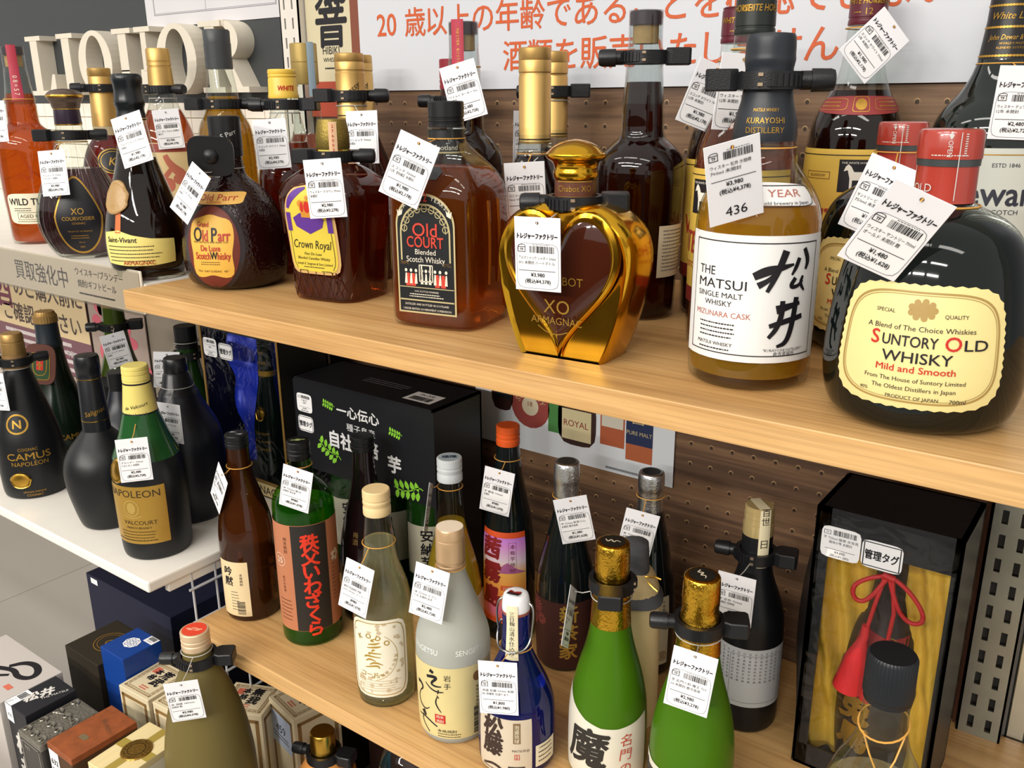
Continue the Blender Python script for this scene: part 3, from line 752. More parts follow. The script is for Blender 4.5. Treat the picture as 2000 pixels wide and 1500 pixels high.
P = Print(f, 1.45); P.blob(0, 94, 7, 11).blob(-6, 94, 4, 10).blob(6, 94, 4, 10); P.build('crown_red', RED, b)
P = Print(f, 1.1); P.t('Crown Royal', 12, 0, 58, shear=.25, fit=46, res=2).t('Fine De Luxe', 4, 0, 48.5, shear=.3).t('Blended Canadian Whisky', 4, 0, 44, shear=.3, fit=40).t('Joseph E. Seagram & Sons Limited', 3.6, 0, 38.5, shear=.3, fit=44).fine(-14, 34.5, 14, 1, 2, .8, 3).fine(-20, 31, -8, 1, 2, .8, 3).fine(8, 31, 20, 1, 2, .8, 4)
P.stroke([(-25, 70), (-26, 40), (-22, 33)], .5).stroke([(25, 70), (26, 40), (22, 33)], .5); P.build('label_print', INK, b)
lathe('neck_band', [(136, 15.3), (146, 15.2)], mat('band_yellow', '#d8c45a', .4), b)
lathe('cap', [(146, 15.3), (147, 16), (158, 16), (166, 15), (171, 14), (174, 13), (174.5, .5)], mat('old_brass', '#8a7738', .45, .7, bump=.5, bscale=500), b, seg=64, knurl=.35)
P = Print(Body([(130, 16.4), (180, 16.4)], it=0).wrap(40, 150), .3); P.rect(-4, 140, 4, 172, 3); P.build('paper_seal', mat('seal_peach', '#e3bb92', .6), b)
P = Print(Body([(130, 16.4), (180, 16.4)], it=0).wrap(40, 150), .55); P.vt('276003', 4.2, 0, 168, rot=0); P.build('seal_print', RED, b)
bottle_lock('black lock round the neck of the purple crown bottle', 213.5, 116, 139, 16, 36, flip=1)

# -- flat sided amber bottle with black arch label
b = bottle('whisky_bottle', 'flat sided amber bottle with a black arched label and red lettering', 'bottle', 377.4, 95, 0, 10)
B = Body([(0, 39, 1), (2, 42), (10, 43.5), (100, 43.5), (118, 43), (130, 38), (141, 29), (150, 20), (156, 15), (160, 13.5), (168, 14.5, 1)], ay=.92, e=6, seg=72)
B.make('glass', CLEAR, b, 50); B.inner(136, 1.2, 4).make('whisky', liquid('court_amber', '#d9781e', .5, .17), b, 50)
f = frontplane(-40.4); f2 = frontplane(-40.9)
ol = [(-29, 14), (29, 14), (29, 90)] + [(29*math.cos(math.radians(a)), 90+27*math.sin(math.radians(a))) for a in range(8, 180, 8)] + [(-29, 90)]
ol = [(x, z-66) for x, z in ol]
patch('label', f, '', 0, 0, 0, 66, mat('court_gold', '#c7b98a', .4, .2), b, .1, ol=ol, K=1)
patch('label_black', f, '', 0, 0, 0, 66, mat('court_black', '#1b1d20', .4), b, .3, ol=[(x*.945, (z+52)*.965-50.5) for x, z in ol], K=1)
P = Print(f, .5)
for r0 in (24, 20.5): P.stroke([(r0*math.cos(math.radians(a)), 84+r0*math.sin(math.radians(a))) for a in range(0, 181, 9)], 1.5 if r0 > 22 else .8)
P.stroke([(-24, 84), (-24, 60)], 1.5).stroke([(24, 84), (24, 60)], 1.5)
for a in range(10, 180, 20): P.ring(20.5*math.cos(math.radians(a)), 84+20.5*math.sin(math.radians(a)), 6, 6, .7, n=16)
P.rect(-27, 25, 27, 26.2).rect(-27, 36.5, 27, 37.2); P.build('label_gilt', MATS['court_gold'], b)
P = Print(f, .7); P.arc('AGED', 5, 0, 84, 30, -42, -18).arc('YEARS', 5, 0, 84, 30, 16, 44).t('Blended', 6.5, 0, 68).t('Scotch Whisky', 7.2, 0, 61.5, fit=38).t('100% SCOTCH WHISKIES', 2.2, 0, 33.6).fine(-18, 30.5, 18, 2, 2, .8, 2).t('DISTILLED AND BOTTLED IN SCOTLAND', 2.6, 0, 22, fit=44).t('UNDER BRITISH GOVERNMENT SUPERVISION', 2.6, 0, 17.8, fit=48)
for sx_ in (-1, 1): P.poly([(sx_*22, 99), (sx_*26, 97), (sx_*27, 103), (sx_*25, 101), (sx_*24, 104), (sx_*23, 102), (sx_*21, 104)])
P.build('label_print_white', mat('court_white', '#ded6c4', .5), b)
P = Print(f, .7); P.t('12', 10, 0, 114, bold=.02, sx=.8); P.build('label_age', mat('court_red', '#c8402f', .5), b)
P = Print(f, .7); P.t('Old', 16, 0, 87, fit=24, bold=.01).t('COURT', 13, 0, 76.5, fit=36, bold=.015); P.build('label_title', MATS['court_red'], b); P = Print(f, .7)
for x_ in (-18, -13, 11, 17): P.poly([(x_-2.5, 38), (x_+2.5, 38), (x_+1.4, 49), (x_-1.4, 49)])
P.build('label_robes', MATS['court_red'], b)
P = Print(f, .8)
for x_ in (-20, -15, -10, -4, 0, 4, 9, 14, 20): P.blob(x_, 51.5, 2.6, 3).poly([(x_-1.6, 40), (x_+1.2, 40), (x_+.8, 49), (x_-.6, 49)])
P.frame(-7, 42, 7, 57, .9, 1).rect(-5, 44, -3.6, 56).rect(3.6, 44, 5, 56); P.build('label_figures', MATS['court_white'], b)
P = Print(f, .7); P.t('760ML', 4, -21, 58, sx=.8).build('label_print_volume', mat('court_bronze', '#7a5c33', .5), b); Print(f, .7).t("43°G.L", 4, 21, 58, sx=.8).build('label_print_strength', MATS['court_bronze'], b)
h = MB(); h.tube([(44+1.2*math.sin(math.pi*k/16), -9, 38+k*4.5) for k in range(17)], 1.6, 6); h.tube([(44+1.2*math.sin(math.pi*k/16), 9, 38+k*4.5) for k in range(17)], 1.6, 6); h.build('moulded_grip', mat('grip_amber', '#b5651e', .08, trans=.6), b, 60)
lathe('neck_label', [(147, 15.2), (147.4, 15.5), (167, 15), (167.3, 14.6)], MATS['court_black'], b)
lathe('neck_line', [(148, 15.7), (149.4, 15.7)], MATS['court_gold'], b)
P = Print(Body([(140, 15.5), (170, 15.2)], it=0).wrap(28, 155), .35); P.t('Scotland', 6, 0, 153); P.build('neck_print', MATS['court_white'], b)
P = Print(B.front(0), .6); P.poly([(-12, 128), (10, 128), (14, 134), (10, 138), (-12, 138)]); P.build('shoulder_label', MATS['court_black'], b)
lathe('neck_collar', [(166, 14.5), (167, 16), (169, 16), (170, 14.5)], CLEAR, b)
cap(b, 169.5, 190.5, 15.2, BLK, grooves=2, knurl=.2)

# -- gold heart bottle
b = bottle('heart_bottle', 'heart shaped gold plated bottle with an amber heart window', 'bottle', 527, 66, 0, 4)
def heart(s, n=72, h=104, w=90):
    o = []
    for i in range(n):
        t_ = 2*math.pi*i/n
        x = 16*math.sin(t_)**3; y = 13*math.cos(t_)-5*math.cos(2*t_)-2*math.cos(3*t_)-math.cos(4*t_)
        o.append((x/16*w/2*s, (y+2.5)/14.5*h/2*s))
    return o
HP = [(0, 37), (12, 42.5), (30, 49), (48, 54), (62, 57), (74, 58.5), (86, 58), (97, 54.5), (106, 48), (113, 39), (117.5, 28), (118.5, 18), (117, 9), (116, 0)]
HP = chaikin(HP, 1); HPO = [(-r, z) for z, r in HP] + [(r, z) for z, r in HP[-2::-1]]
GPL = mat('gold_plate', '#d9a52c', .16, 1, noise=.2, nscale=50); HGL = liquid('heart_amber', '#8a3f18', .25)
def ring_solid(name, rings, m):
    v = []; f = []; n = len(rings[0])
    for rg in rings: v += rg
    for j in range(len(rings)-1):
        for i in range(n): f.append((j*n+i, j*n+(i+1) % n, (j+1)*n+(i+1) % n, (j+1)*n+i))
    f += [tuple(range(n))[::-1], tuple((len(rings)-1)*n+i for i in range(n))]
    o = mk(name, v, f, m, b, 45); bm = bmesh.new(); bm.from_mesh(o.data); bmesh.ops.recalc_face_normals(bm, faces=bm.faces); bm.to_mesh(o.data); bm.free(); return o
def gold_ring(s, y): return [(x*s, y, 59+(z-59)*s-(59-59*s)*(1 if z < 59 else .3)) for x, z in HPO]
ring_solid('gold_body', [gold_ring(.86, -19), gold_ring(.93, -22.5), gold_ring(.98, -19), gold_ring(1.0, -11), gold_ring(1.0, 11), gold_ring(.98, 19), gold_ring(.93, 23), gold_ring(.8, 25)], GPL)
HW = lambda s, y: [(x, y, 57+z) for x, z in heart(s)]
ring_solid('gold_rim', [HW(1.10, -20.5), HW(1.08, -24), HW(1.02, -25), HW(.97, -23.4)], GPL)
ring_solid('heart_window', [HW(.5, -27), HW(.7, -26.2), HW(.88, -24.6), HW(.98, -22.8), HW(.99, -21)], mat('heart_amber_solid', '#4a1d0c', .06, trans=.35, coat=.5))
fh = frontplane(-27, 0, 0); P = Print(fh, .6); P.t('CHABOT', 9, 4, 62).t('XO', 15, 0, 42).t('ARMAGNAC', 8, 0, 31, fit=44)
P.stroke([(-16, 26), (-8, 21), (2, 20), (10, 23)], .7); P.build('window_print', GOLDP, b)
lathe('neck', [(108, 19), (118, 16), (133, 15)], GPL, b)
lathe('neck_label', [(120, 15.8), (134, 15.4)], mat('chabot_brown', '#5d3423', .35), b)
P = Print(Body([(100, 15.8), (140, 15.5)], it=0).wrap(26, 125), .3); P.t('Chabot XO', 6.2, 0, 128.5, sx=.9).rect(-14, 133, 14, 133.8, 6).rect(-14, 122, 14, 122.6, 6); P.build('neck_print', GOLDP, b)
lathe('stopper', [(134, 15), (136, 16.6), (140, 16.8), (143, 15.5), (147, 17.6), (149, 21), (151, 22.6), (153, 22.6), (154.5, 20.5), (158, 17), (161.5, 10), (163, 3), (163.2, .3)], GPL, b, it=1, seg=48)
bottle_lock('black lock round the neck of the gold heart bottle', 527, 66, 117, 17, 32, flip=-1, tilt=(0, 0))

# -- tall clear bottle of gold whisky with the white brush label
b = bottle('whisky_bottle', 'clear bottle of golden whisky with large white brush writing label', 'bottle', 664, 84, 0, 21)
B = Body([(0, 36, 1), (1.5, 40.5), (6, 42.6), (60, 42.6), (108, 42.2), (121, 40.5), (132, 36), (142, 28.5), (150, 22), (158, 20), (166, 19.5, 1)], seg=64)
B.make('glass', CLEAR, b); B.inner(128, 1.3, 9).make('whisky', LQ_GOLD, b)
f = B.wrap(0, 60); patch('label', f, 'rect', 112, 85, 0, 64, mat('matsui_white', '#e6e6e4', .55), b, .35)
P = Print(f, .6); P.frame(-47, 26, 47, 102, .7, 24)
P.t('THE', 8.5, -41, 82, al='L', sx=.95).t('MATSUI', 9, -41, 73.5, al='L', fit=37).t('SINGLE MALT', 5.2, -41, 66, al='L', fit=35).t('WHISKY', 5.2, -34, 60.5, al='L', fit=21)
P.fine(-38, 46, -8, 4, 3, .9, 3).t('MATSUI WHISKY', 3.6, -39, 32.5, al='L', fit=28).fine(-38, 28.4, -10, 1, 3, .9, 5).t('"KURAYOSHI DISTILLERY"', 2.6, 24, 30.5).t('倉吉蒸留所', 3.2, 24, 27.8); P.build('label_print', INK, b)
P = Print(f, .62); P.t('MIZUNARA CASK', 5.4, -42, 53, al='L', fit=42); P.build('label_print_red', mat('matsui_red', '#b06a5c', .5), b)
P = Print(f, .8)                                      # brush characters 松 井
P.stroke([(0, 80), (8, 84), (18, 86), (26, 88)], [5, 6.5, 4, 1.5]).stroke([(20, 97), (17, 88), (13, 78), (9, 70)], [5, 4.5, 3.5, 2.5]).stroke([(15, 84), (10, 78), (3, 74)], [2, 3, 4.5])
P.stroke([(30, 92), (28, 86), (25, 81)], [3, 3.2, 1.5]).stroke([(34, 98), (38, 90), (36, 84)], [3, 4, 2]).stroke([(28, 79), (24, 73), (30, 73), (34, 77)], [3, 3, 2.5, 2]).stroke([(34, 80), (32, 75), (36, 70)], [2, 3, 1.5])
P.stroke([(16, 58), (24, 60), (33, 62)], [6, 4.5, 2.5]).stroke([(12, 47), (22, 50), (36, 53)], [3, 4, 3.5]).stroke([(20, 64), (20, 54), (17, 45), (12, 39)], [3.5, 4, 3.5, 2.5]).stroke([(30, 66), (29, 54), (27, 42), (24, 35), (18, 33)], [4, 4.2, 4, 3.5, 2])
P.build('brush_writing', INK, b)
fs = B.wrap(0, 132); ol = [(x, z) for x, z in [(-36, -7)] + [(x, -7+1.5*(1-(x/36)**2)) for x in range(-30, 36, 6)] + [(36, -7), (30, 6)] + [(x, 6+2.5*(1-(x/30)**2)) for x in range(24, -30, -6)] + [(-30, 6)]]
patch('shoulder_label', fs, '', 0, 0, 4, 131, MATS['matsui_white'], b, .4, ol=ol, K=4)
P = Print(fs, .7); P.t('1910 YEAR', 6.5, 6, 133, fit=42); P.build('shoulder_print_red', MATS['matsui_red'], b)
P = Print(fs, .7); P.t('Sen-shuzo. The old brewery in Japan', 3, 6, 127, fit=52).ring(4, 131, 66, 13.4, .5, 'round'); P.build('shoulder_print', INK, b)
NAVY = mat('capsule_navy', '#22272e', .4)
lathe('capsule', [(164, 20.6), (168, 21), (176, 20.4), (183, 18.5), (190, 16.6), (200, 15.6), (209, 15.2), (212, 15.8), (215, 16.4), (217, 16), (224, 15.9), (229, 15.4), (231, 14.2), (231.2, .3)], NAVY, b, it=1, seg=44)
P = Print(Body([(160, 20.6), (176, 20.4), (186, 17.6), (200, 15.6)], it=0).wrap(0, 172), .5); P.t('MATSUI WHISKY', 3, 0, 184, fit=18).t('KURAYOSHI', 5.2, 0, 177.5, fit=25).t('DISTILLERY', 5.2, 0, 171.5, fit=25); P.build('capsule_print', GOLDP, b)
bottle_lock('black lock round the capsule of the brush writing bottle', 664, 84, 202, 17, 24, flip=1)

# -- two round black bottles with scalloped cream label
def black_round(label, x, y, rz, sunlit=True):
    b = bottle('whisky_bottle', label, 'bottle', x, y, 0, rz)
    B = Body([(0, 40, 1), (1.5, 48), (8, 55.5), (32, 59.8), (67, 57), (99, 51.5), (114, 45), (122, 36.5), (128, 25), (131, 17), (134, 15.4), (154, 15, 1)], seg=80); B.make('glass', G_SUNT, b)
    f0 = B.wrap(0, 55)
    def f(u, z, o): return f0(u*.93, (z-46)*.92+55, o)
    f.curved = True
    patch('label', f, 'scallop', 104, 78, -3, 46, mat('sunt_cream', '#e3d491', .5, noise=.05, nscale=50), b, .4, n=96)
    P = Print(f, .65); P.ring(-3, 46, 96, 70, 1.2, 'soft', 90).ring(-3, 46, 92, 66, .4, 'soft', 90)
    for i in range(9): P.blob(-3+7*math.cos(i*.7), 70+5*math.sin(i*.7), 4, 4)
    P.blob(-3, 70, 12, 9); P.build('label_gilt', mat('sunt_gilt', '#a5874a', .45), b)
    P = Print(f, .8); P.t('SPECIAL', 3.4, -25, 68).t('QUALITY', 3.4, 17, 67).t('A Blend of The Choice Whiskies', 4.6, -3, 58.5, fit=64)
    P.t('UNTORY', 9.5, -24, 50.5, al='L', fit=32, bold=.012).t('LD', 9.5, 23, 50, al='L', fit=14, bold=.012).t('WHISKY', 9.5, -3, 40.5, fit=40, bold=.012).t('From The House of Suntory Limited', 4, -3, 26, fit=58).t('The Oldest Distillers in Japan', 4, -3, 20.5, fit=48).t('PRODUCT OF JAPAN', 3.3, -3, 14.5, fit=30).t('40%', 3.2, -32, 17).t('700ml', 4, 23, 14); P.build('label_print', INK, b)
    P = Print(f, .8); P.t('S', 12.5, -31, 51.2, al='L', bold=.015).t('O', 12.5, 12, 50.8, al='L', bold=.015).t('Mild and Smooth', 6, -3, 33, fit=45, bold=.01); P.build('label_print_red', RED, b)
    CAPR = mat('capsule_red', '#a63a2e', .22, coat=.4, noise=.15, nscale=120, stretch=(1, 1, .1))
    lathe('capsule', [(132, 17.2), (134, 17), (153, 16.8)], CAPR, b); lathe('band', [(153, 17.3), (157, 17.5)], mat('band_grey', '#4c5354', .35, .5), b)
    lathe('cap', [(157, 17.9), (158, 18), (171, 17.7), (173, 17), (173.6, 15.5), (173.7, .3)], CAPR, b)
    g = Body([(130, 17.5), (174, 17.9)], it=0).wrap(-6, 165); P = Print(g, .3)
    P.t('OPEN', 3.6, 2, 163, rot=-90).poly([(.6, 170.5), (3.4, 170.5), (2, 168)]).rect(1.5, 170, 2.5, 172.5).rect(7, 134, 7.5, 172).fine(-8, 159, 14, 1, 1, .6, 3)
    for i in range(10): P.rect(9.5, 159+i*1.3, 11, 159.6+i*1.3)
    P.t('OLD', 6.5, -12, 141); P.build('cap_print', mat('cap_white', '#c9c6c0', .5), b)
    return b
black_round('round glossy black bottle with red capsule and scalloped cream label', 781.6, 72, 11)
black_round('round black bottle with dark red capsule standing behind its twin', 718, 222, -4)
# ================================================================== upper oak shelf, back row
def simple(name, label, x, y, rz, prof, gm, level=None, lq=None, z=0, ay=1, e=2, seg=44, cat='bottle', group=None):
    b = bottle(name, label, cat, x, y, z, rz, group); B = Body(prof, ay, e, seg=seg); B.make('glass', gm, b, 45)
    if lq: B.inner(level, 1.3, 4).make('liquid', lq, b, 45)
    return b, B
GOLDC = mat('gold_capsule', '#cda866', .42, .85, noise=.06, nscale=30)
def gold_capsule(b, z0, z1, r0, r1, sign=True):
    h = z1-z0; lathe('capsule', [(z0, r0), (z0+2, r0+.2), (z0+2.6, r0-.2), (z0+h*.7, r1+.3), (z0+h*.71, r1-.2), (z0+h*.74, r1-.2), (z0+h*.75, r1+.4), (z0+h*.86, r1+.3), (z0+h*.87, r1-.1), (z0+h*.88, r1+.3), (z1-1, r1), (z1, r1-1), (z1+.1, .3)], GOLDC, b, seg=40)
    lathe('capsule_line', [(z0+3.4, r0+.25), (z0+4.6, r0+.25)], mat('dark_line', '#3a2a14', .4), b)
    if sign:
        P = Print(Body([(z0, r0+.3), (z1, r1+.3)], it=0).wrap(sign, z0), .3); P.t('Hennessy', 9, 0, z0+h*.4, rot=38, shear=.3).t('Hennessy', 9, r0*2.6, z0+h*.34, rot=38, shear=.3); P.build('signature', MATS['dark_line'], b)
def wt_prof(h=263, r=38): return [(0, 32, 1), (2, 34), (63, r-3), (112, r), (132, r), (144, r-3), (153, 27), (159, 19), (175, 18.6), (190, 18), (217, 14.5), (235, 14), (h-10, 13.6, 1)]
def cork_top(b, h):
    lathe('cork', [(h-26, 11), (h-11, 11)], mat('cork', '#b8935a', .8, noise=.2, nscale=200), b)
    lathe('stopper', [(h-11, 13.8), (h-1, 13.8), (h, 12.8), (h+.1, .3)], mat('stopper_dark', '#3a2f33', .3), b, seg=56, knurl=.2)
    lathe('clear_sleeve', [(h-75, 17.5), (h-34, 15.4), (h-26, 14.6), (h-11, 14.6), (h+.5, 14.6)], CLEARW, b, seg=28)
# cognac with two tall gold capsules behind the crown bottle
for (nm, x_, y_, rz_, hz) in (('tall gold capsule cognac bottle behind the crown label bottle', 156, 200, 40, 239), ('gold capsule cognac bottle against the wall, half hidden by its twin', 52, 318, 40, 244)):
    b, B = simple('cognac_bottle', nm, x_, y_, rz_, [(0, 36, 1), (3, 40), (60, 40.5), (90, 38), (119, 31), (140, 22), (157, 17), (178, 15, 1)], G_RED); gold_capsule(b, 172, hz, 15.8, 15.3, -10)
for (nm, x_, y_, rz_, hz) in (('gold capsule cognac bottle standing behind the gold heart bottle', 398, 198, 28, 236), ('gold capsule cognac bottle at the wall behind the heart bottle', 336, 322, 30, 239)):
    b, B = simple('cognac_bottle', nm, x_, y_, rz_, [(0, 36, 1), (3, 40), (56, 40), (84, 39), (104, 35), (128, 24), (142, 16.2), (160, 15, 1)], CLEAR, 141, LQ_DK); gold_capsule(b, 152, hz, 15, 14.6, 0)
    f = B.front(0); patch('label', f, 'oval', 44, 40, -6, 96, BLK, b, .5); Print(f, .8).ring(-6, 96, 40, 36, .8).ring(-6, 96, 33, 29, .5).build('label_print', GOLDP, b)
bottle_lock('black lock on the gold capsule bottle behind the crown bottle', 156, 200, 196, 15.8, 36, flip=1)
bottle_lock('black lock on the gold capsule bottle at the wall behind the heart', 336, 322, 199, 15, 33, flip=-1)
# bourbon with the cork stopper, dark body
b, B = simple('bourbon_bottle', 'large dark amber bottle with cork stopper behind the gold heart bottle', 501, 216, 40, wt_prof(262, 39), CLEAR, 205, LQ_DK); cork_top(b, 262)
f = B.wrap(48, 60); patch('side_label', f, 'rect', 40, 46, 0, 62, CREAM, b, .4)
P = Print(f, .6); P.fine(-16, 80, 17, 12, 3.2, 1, 3); P.build('side_print', INKG, b)
bottle_lock('black lock round the cork topped dark bottle', 501, 216, 225, 15.2, 30, flip=-1)
b, B = simple('bourbon_bottle', 'amber bottle with red tax strip over the stopper, behind the arched label bottle', 301, 215, 36, wt_prof(263, 37.5), CLEAR, 190, LQ_DK); cork_top(b, 263)
STRIP = mat('tax_red', '#b03548', .5); g = Body([(150, 19), (190, 18.6), (217, 15.4), (240, 15), (264, 15)], it=0).wrap(-22, 240)
P = Print(g, .4)
for i in range(10): P.rect(-6.5, 205+i*6, 6.5, 211+i*6, 3)
P.build('tax_strip', STRIP, b); P = Print(g, .6); P.vt('MASTER DISTILLER'[::-1][::-1], 4, 1, 255, rot=-90, pitch=.65); P.build('strip_print', GOLDP, b)
b, B = simple('whisky_bottle', 'dark bottle with small red screw cap at the wall behind the tax strip bottle', 187, 330, 30, [(0, 34, 1), (3, 37), (110, 37), (140, 28), (165, 14), (205, 12, 1)], G_RED)
cap(b, 203, 236, 13, mat('cap_wine', '#8a2430', .3))
bottle_lock('black lock on the red capped bottle at the wall', 187, 330, 190, 14.5, 34, flip=-1)
# yellow capped bottle
b, B = simple('whisky_bottle', 'brown bottle with yellow screw cap behind the crackled bottle', 56, 192, 40, [(0, 34, 1), (3, 36.5), (100, 36.5), (118, 34), (128, 28.5), (140, 24), (158, 21.5), (181, 15.5), (195, 14.5, 1)], CLEAR, 146, LQ_RED)
YEL = mat('cap_yellow', '#e8c04c', .35); lathe('cap', [(194, 16.5), (196, 17), (199, 16.4), (214, 15.8), (216, 15.2), (218, 15.9), (219.5, 15.2), (221, 15.9), (224, 15.6), (225, 14.6), (225.1, .3)], YEL, b, seg=40)
P = Print(Body([(190, 16.6), (220, 16)], it=0).wrap(22, 205), .3); P.t('WHITE', 7.5, 0, 205, bold=.03, shear=.2, sx=.8); P.build('cap_print', RED, b)
bottle_lock('black lock under the yellow screw cap', 56, 192, 187, 15.6, 34, flip=-1)
# gold foil neck with blue tax strip
b, B = simple('whisky_bottle', 'bottle with gold foil neck and pale blue tax strip beside the yellow cap', -30, 302, 40, [(0, 38, 1), (3, 42), (58, 42), (100, 39), (125, 33), (145, 23), (158, 18), (212, 15.5, 1)], CLEAR, 150, LQ_OR)
lathe('capsule', [(211, 16.4), (213, 16.9), (237, 16.9), (237.5, 16.4), (238, 16.9), (259, 16.7), (260, 15.8), (260.1, .3)], mat('old_gold', '#b39a5c', .4, .6, noise=.1, nscale=60), b)
P = Print(Body([(150, 18.5), (212, 17), (262, 17)], it=0).wrap(38, 230), .4)
for i in range(10): P.rect(-5, 196+i*6.5, 5, 202.5+i*6.5, 2)
P.build('tax_strip', mat('tax_blue', '#9fb6c4', .5, noise=.1, nscale=200), b)
# dark grey cap, gold liquid
b, B = simple('whisky_bottle', 'clear round bottle with dark grey cap at the edge of the white shelf', -36, 178, 50, [(0, 30, 1), (3, 33), (100, 34), (150, 32.5), (166, 29), (175, 23), (184, 19.5), (197, 18.5), (228, 14, 1)], CLEAR, 197, liquid('pale_gold', '#d8ae3e', .55, .2))
lathe('cap', [(227, 15.4), (240, 15.6), (240.4, 15.1), (255, 15.4), (255.4, 15), (268, 15.2), (270, 14), (270.1, .3)], mat('cap_dark', '#3a3d3f', .4), b)
bottle_lock('black lock on the bottle with the dark grey cap', -36, 178, 188, 19, 40, flip=1)
# horse label whiskies
WINE = mat('cap_burgundy', '#5c1f2c', .3)
def horse(label, x, y, rz, capm, capc, lq, hcap, yr=True, shoulder=None):
    b, B = simple('whisky_bottle', label, x, y, rz, [(0, 36, 1), (3, 39.5), (66, 40.2), (138, 39.5), (158, 37), (174, 30), (187, 22), (204, 17), (220, 15.4), (238, 14, 1)], CLEAR, 186, lq, seg=52)
    lathe('cap', [(236, 14.9), (237, 15.2), (240, 15), (240.4, 14.5), (241.6, 14.5), (242, 15), (262, 14.6), (262.5, 14.1), (263.5, 14.1), (264, 14.6), (hcap-1, 14.4), (hcap, 13.4), (hcap+.1, .3)], capm, b, seg=40)
    g = Body([(230, 15.1), (270, 14.7)], it=0); P = Print(g.wrap(-24, 250), .3); P.t('WHITE HORSE', 6.5, 0, 254, shear=.15, bold=.02, sx=.75)
    if yr: P.t('12', 7, 6, 246).fine(-8, 245, 1, 1, 1, .8, 2)
    P.build('cap_print', capc, b); P = Print(g.wrap(70, 250), .3); P.t('WHITE HORSE', 6.5, 0, 254, shear=.15, bold=.02, sx=.75); P.build('cap_print', capc, b)
    f = B.wrap(0, 100); patch('label', f, 'rect', 150, 104, 0, 88, mat('horse_yellow', '#d8b34c', .5), b, .35, K=8, n=96)
    P = Print(f, .6); P.rect(-75, 135, 75, 135.7, 30).rect(-13, 106, 13, 132, 4); P.build('label_dark', INK, b)
    P = Print(f, .85); emblem_horse(P, 0, 118, 9.5); P.t('THE WHITE HORSE', 2.3, 0, 129.5, fit=22); P.build('horse', mat('horse_white', '#ece6d8', .5), b)
    P = Print(f, .65); P.t('SCOTLAND', 3.2, 32, 119).rect(17, 121.5, 46, 122).rect(17, 116.3, 46, 116.8).t('GLASGOW', 3.2, -32, 119).frame(-44, 116, -20, 122, .4, 4); P.build('label_small_print', mat('horse_brown', '#6b3a24', .5), b)
    P = Print(f, .65); P.t('WHITE HORSE', 24, 0, 84, fit=118, bold=.02, shear=.12, res=2).ring(-40, 56, 18, 18, .6).t('目', 9, -40, 56).t('SCOTCH WHISKY', 7, 0, 66); P.build('label_print_red', mat('horse_red', '#a03226', .5), b)
    P = Print(f, .62); P.rect(-75, 36, 75, 48, 30); P.build('label_foot', mat('horse_wine', '#7a2420', .5), b)
    if shoulder:
        g2 = B.wrap(0, 172); ol = [(-42, -5), (-28, -7), (-14, -8), (0, -8.4), (14, -8), (28, -7), (42, -5), (40, 5), (26, 6), (0, 6.5), (-26, 6), (-40, 5)]
        patch('shoulder_label', g2, '', 0, 0, 0, 175, mat('horse_shoulder', '#8e3232', .5), b, .5, ol=ol, K=5)
        P = Print(g2, .8); P.blob(0, 175, 9, 9).ring(0, 175, 13, 12, .5, 'round').ring(26, 175, 30, 9, .4, 'round').ring(-26, 175, 30, 9, .4, 'round').fine(14, 176, 36, 2, 3, 1, 2).fine(-38, 176, -14, 2, 3, 1, 2); P.build('shoulder_print', GOLDP, b)
    return b
horse('horse label whisky with plain burgundy cap beside the black capped horse bottle', 563, 268, 44, WINE, GOLDP, LQ_DK, 265)
horse('horse label whisky with black and gold cap behind the brush writing bottle', 617, 170, -28, mat('cap_blackgreen', '#1e2321', .35), GOLDP, LQ_AMB, 266, yr=False)
b = horse('horse label whisky with burgundy cap and red shoulder label behind the black bottles', 650, 338, 20, WINE, GOLDP, LQ_DK, 262, shoulder=True); b.scale = (1.06, 1.06, 1.06)
# white label scotch at the right
b, B = simple('whisky_bottle', 'dark green bottle with black neck label and white body label', 762, 334, 18, [(0, 42, 1), (3, 45.5), (77, 46.4), (142, 45.4), (160, 43.5), (172, 37.5), (184, 26), (204, 18), (234, 14.8, 1)], G_BLKG)
lathe('capsule', [(206, 18.4), (234, 15.6), (262, 14.6), (266, 14.2), (267, 13), (267.1, .3)], mat('dewar_black', '#1a1818', .35), b)
g = Body([(206, 18.6), (234, 15.8), (262, 14.8)], it=0).wrap(0, 222); P = Print(g, .3)
for zz in (209, 229, 244):
    for k in range(-12, 13): P.blob(k*2.2, zz, 2.6, 1.8, n=8)
P.t('John Dewar & Sons', 5.2, 0, 222, shear=.3, fit=32).t("WORLD'S MOST", 2.2, 0, 217.5).t('BLENDED SCOTCH', 2.2, 0, 214.5).t('White Label', 7, 0, 237, shear=.3); P.build('neck_print', GOLDP, b)
f = B.wrap(0, 100); patch('label', f, 'rect', 128, 120, 0, 84, mat('dewar_white', '#c3c6bd', .5), b, .35, K=8, n=96)
P = Print(f, .6); P.t("Dewar's", 25, 0, 112, fit=74, bold=.02, res=2).t('ESTD 1846', 4.2, 4, 132).t('FINE SCOTCH', 5, 0, 98, fit=32); P.build('label_print', mat('dewar_ink', '#2a2c38', .5), b)
P = Print(f, .6); P.t('12', 14, -6, 88).t('Years', 6, 9, 87, shear=.3); P.build('label_print_red', mat('dewar_red', '#8e2436', .5), b)
P = Print(f, .62); P.rect(-64, 139, 64, 139.8, 30); P.build('label_gilt', GOLDP, b); b.scale = (1.08, 1.08, 1.06)

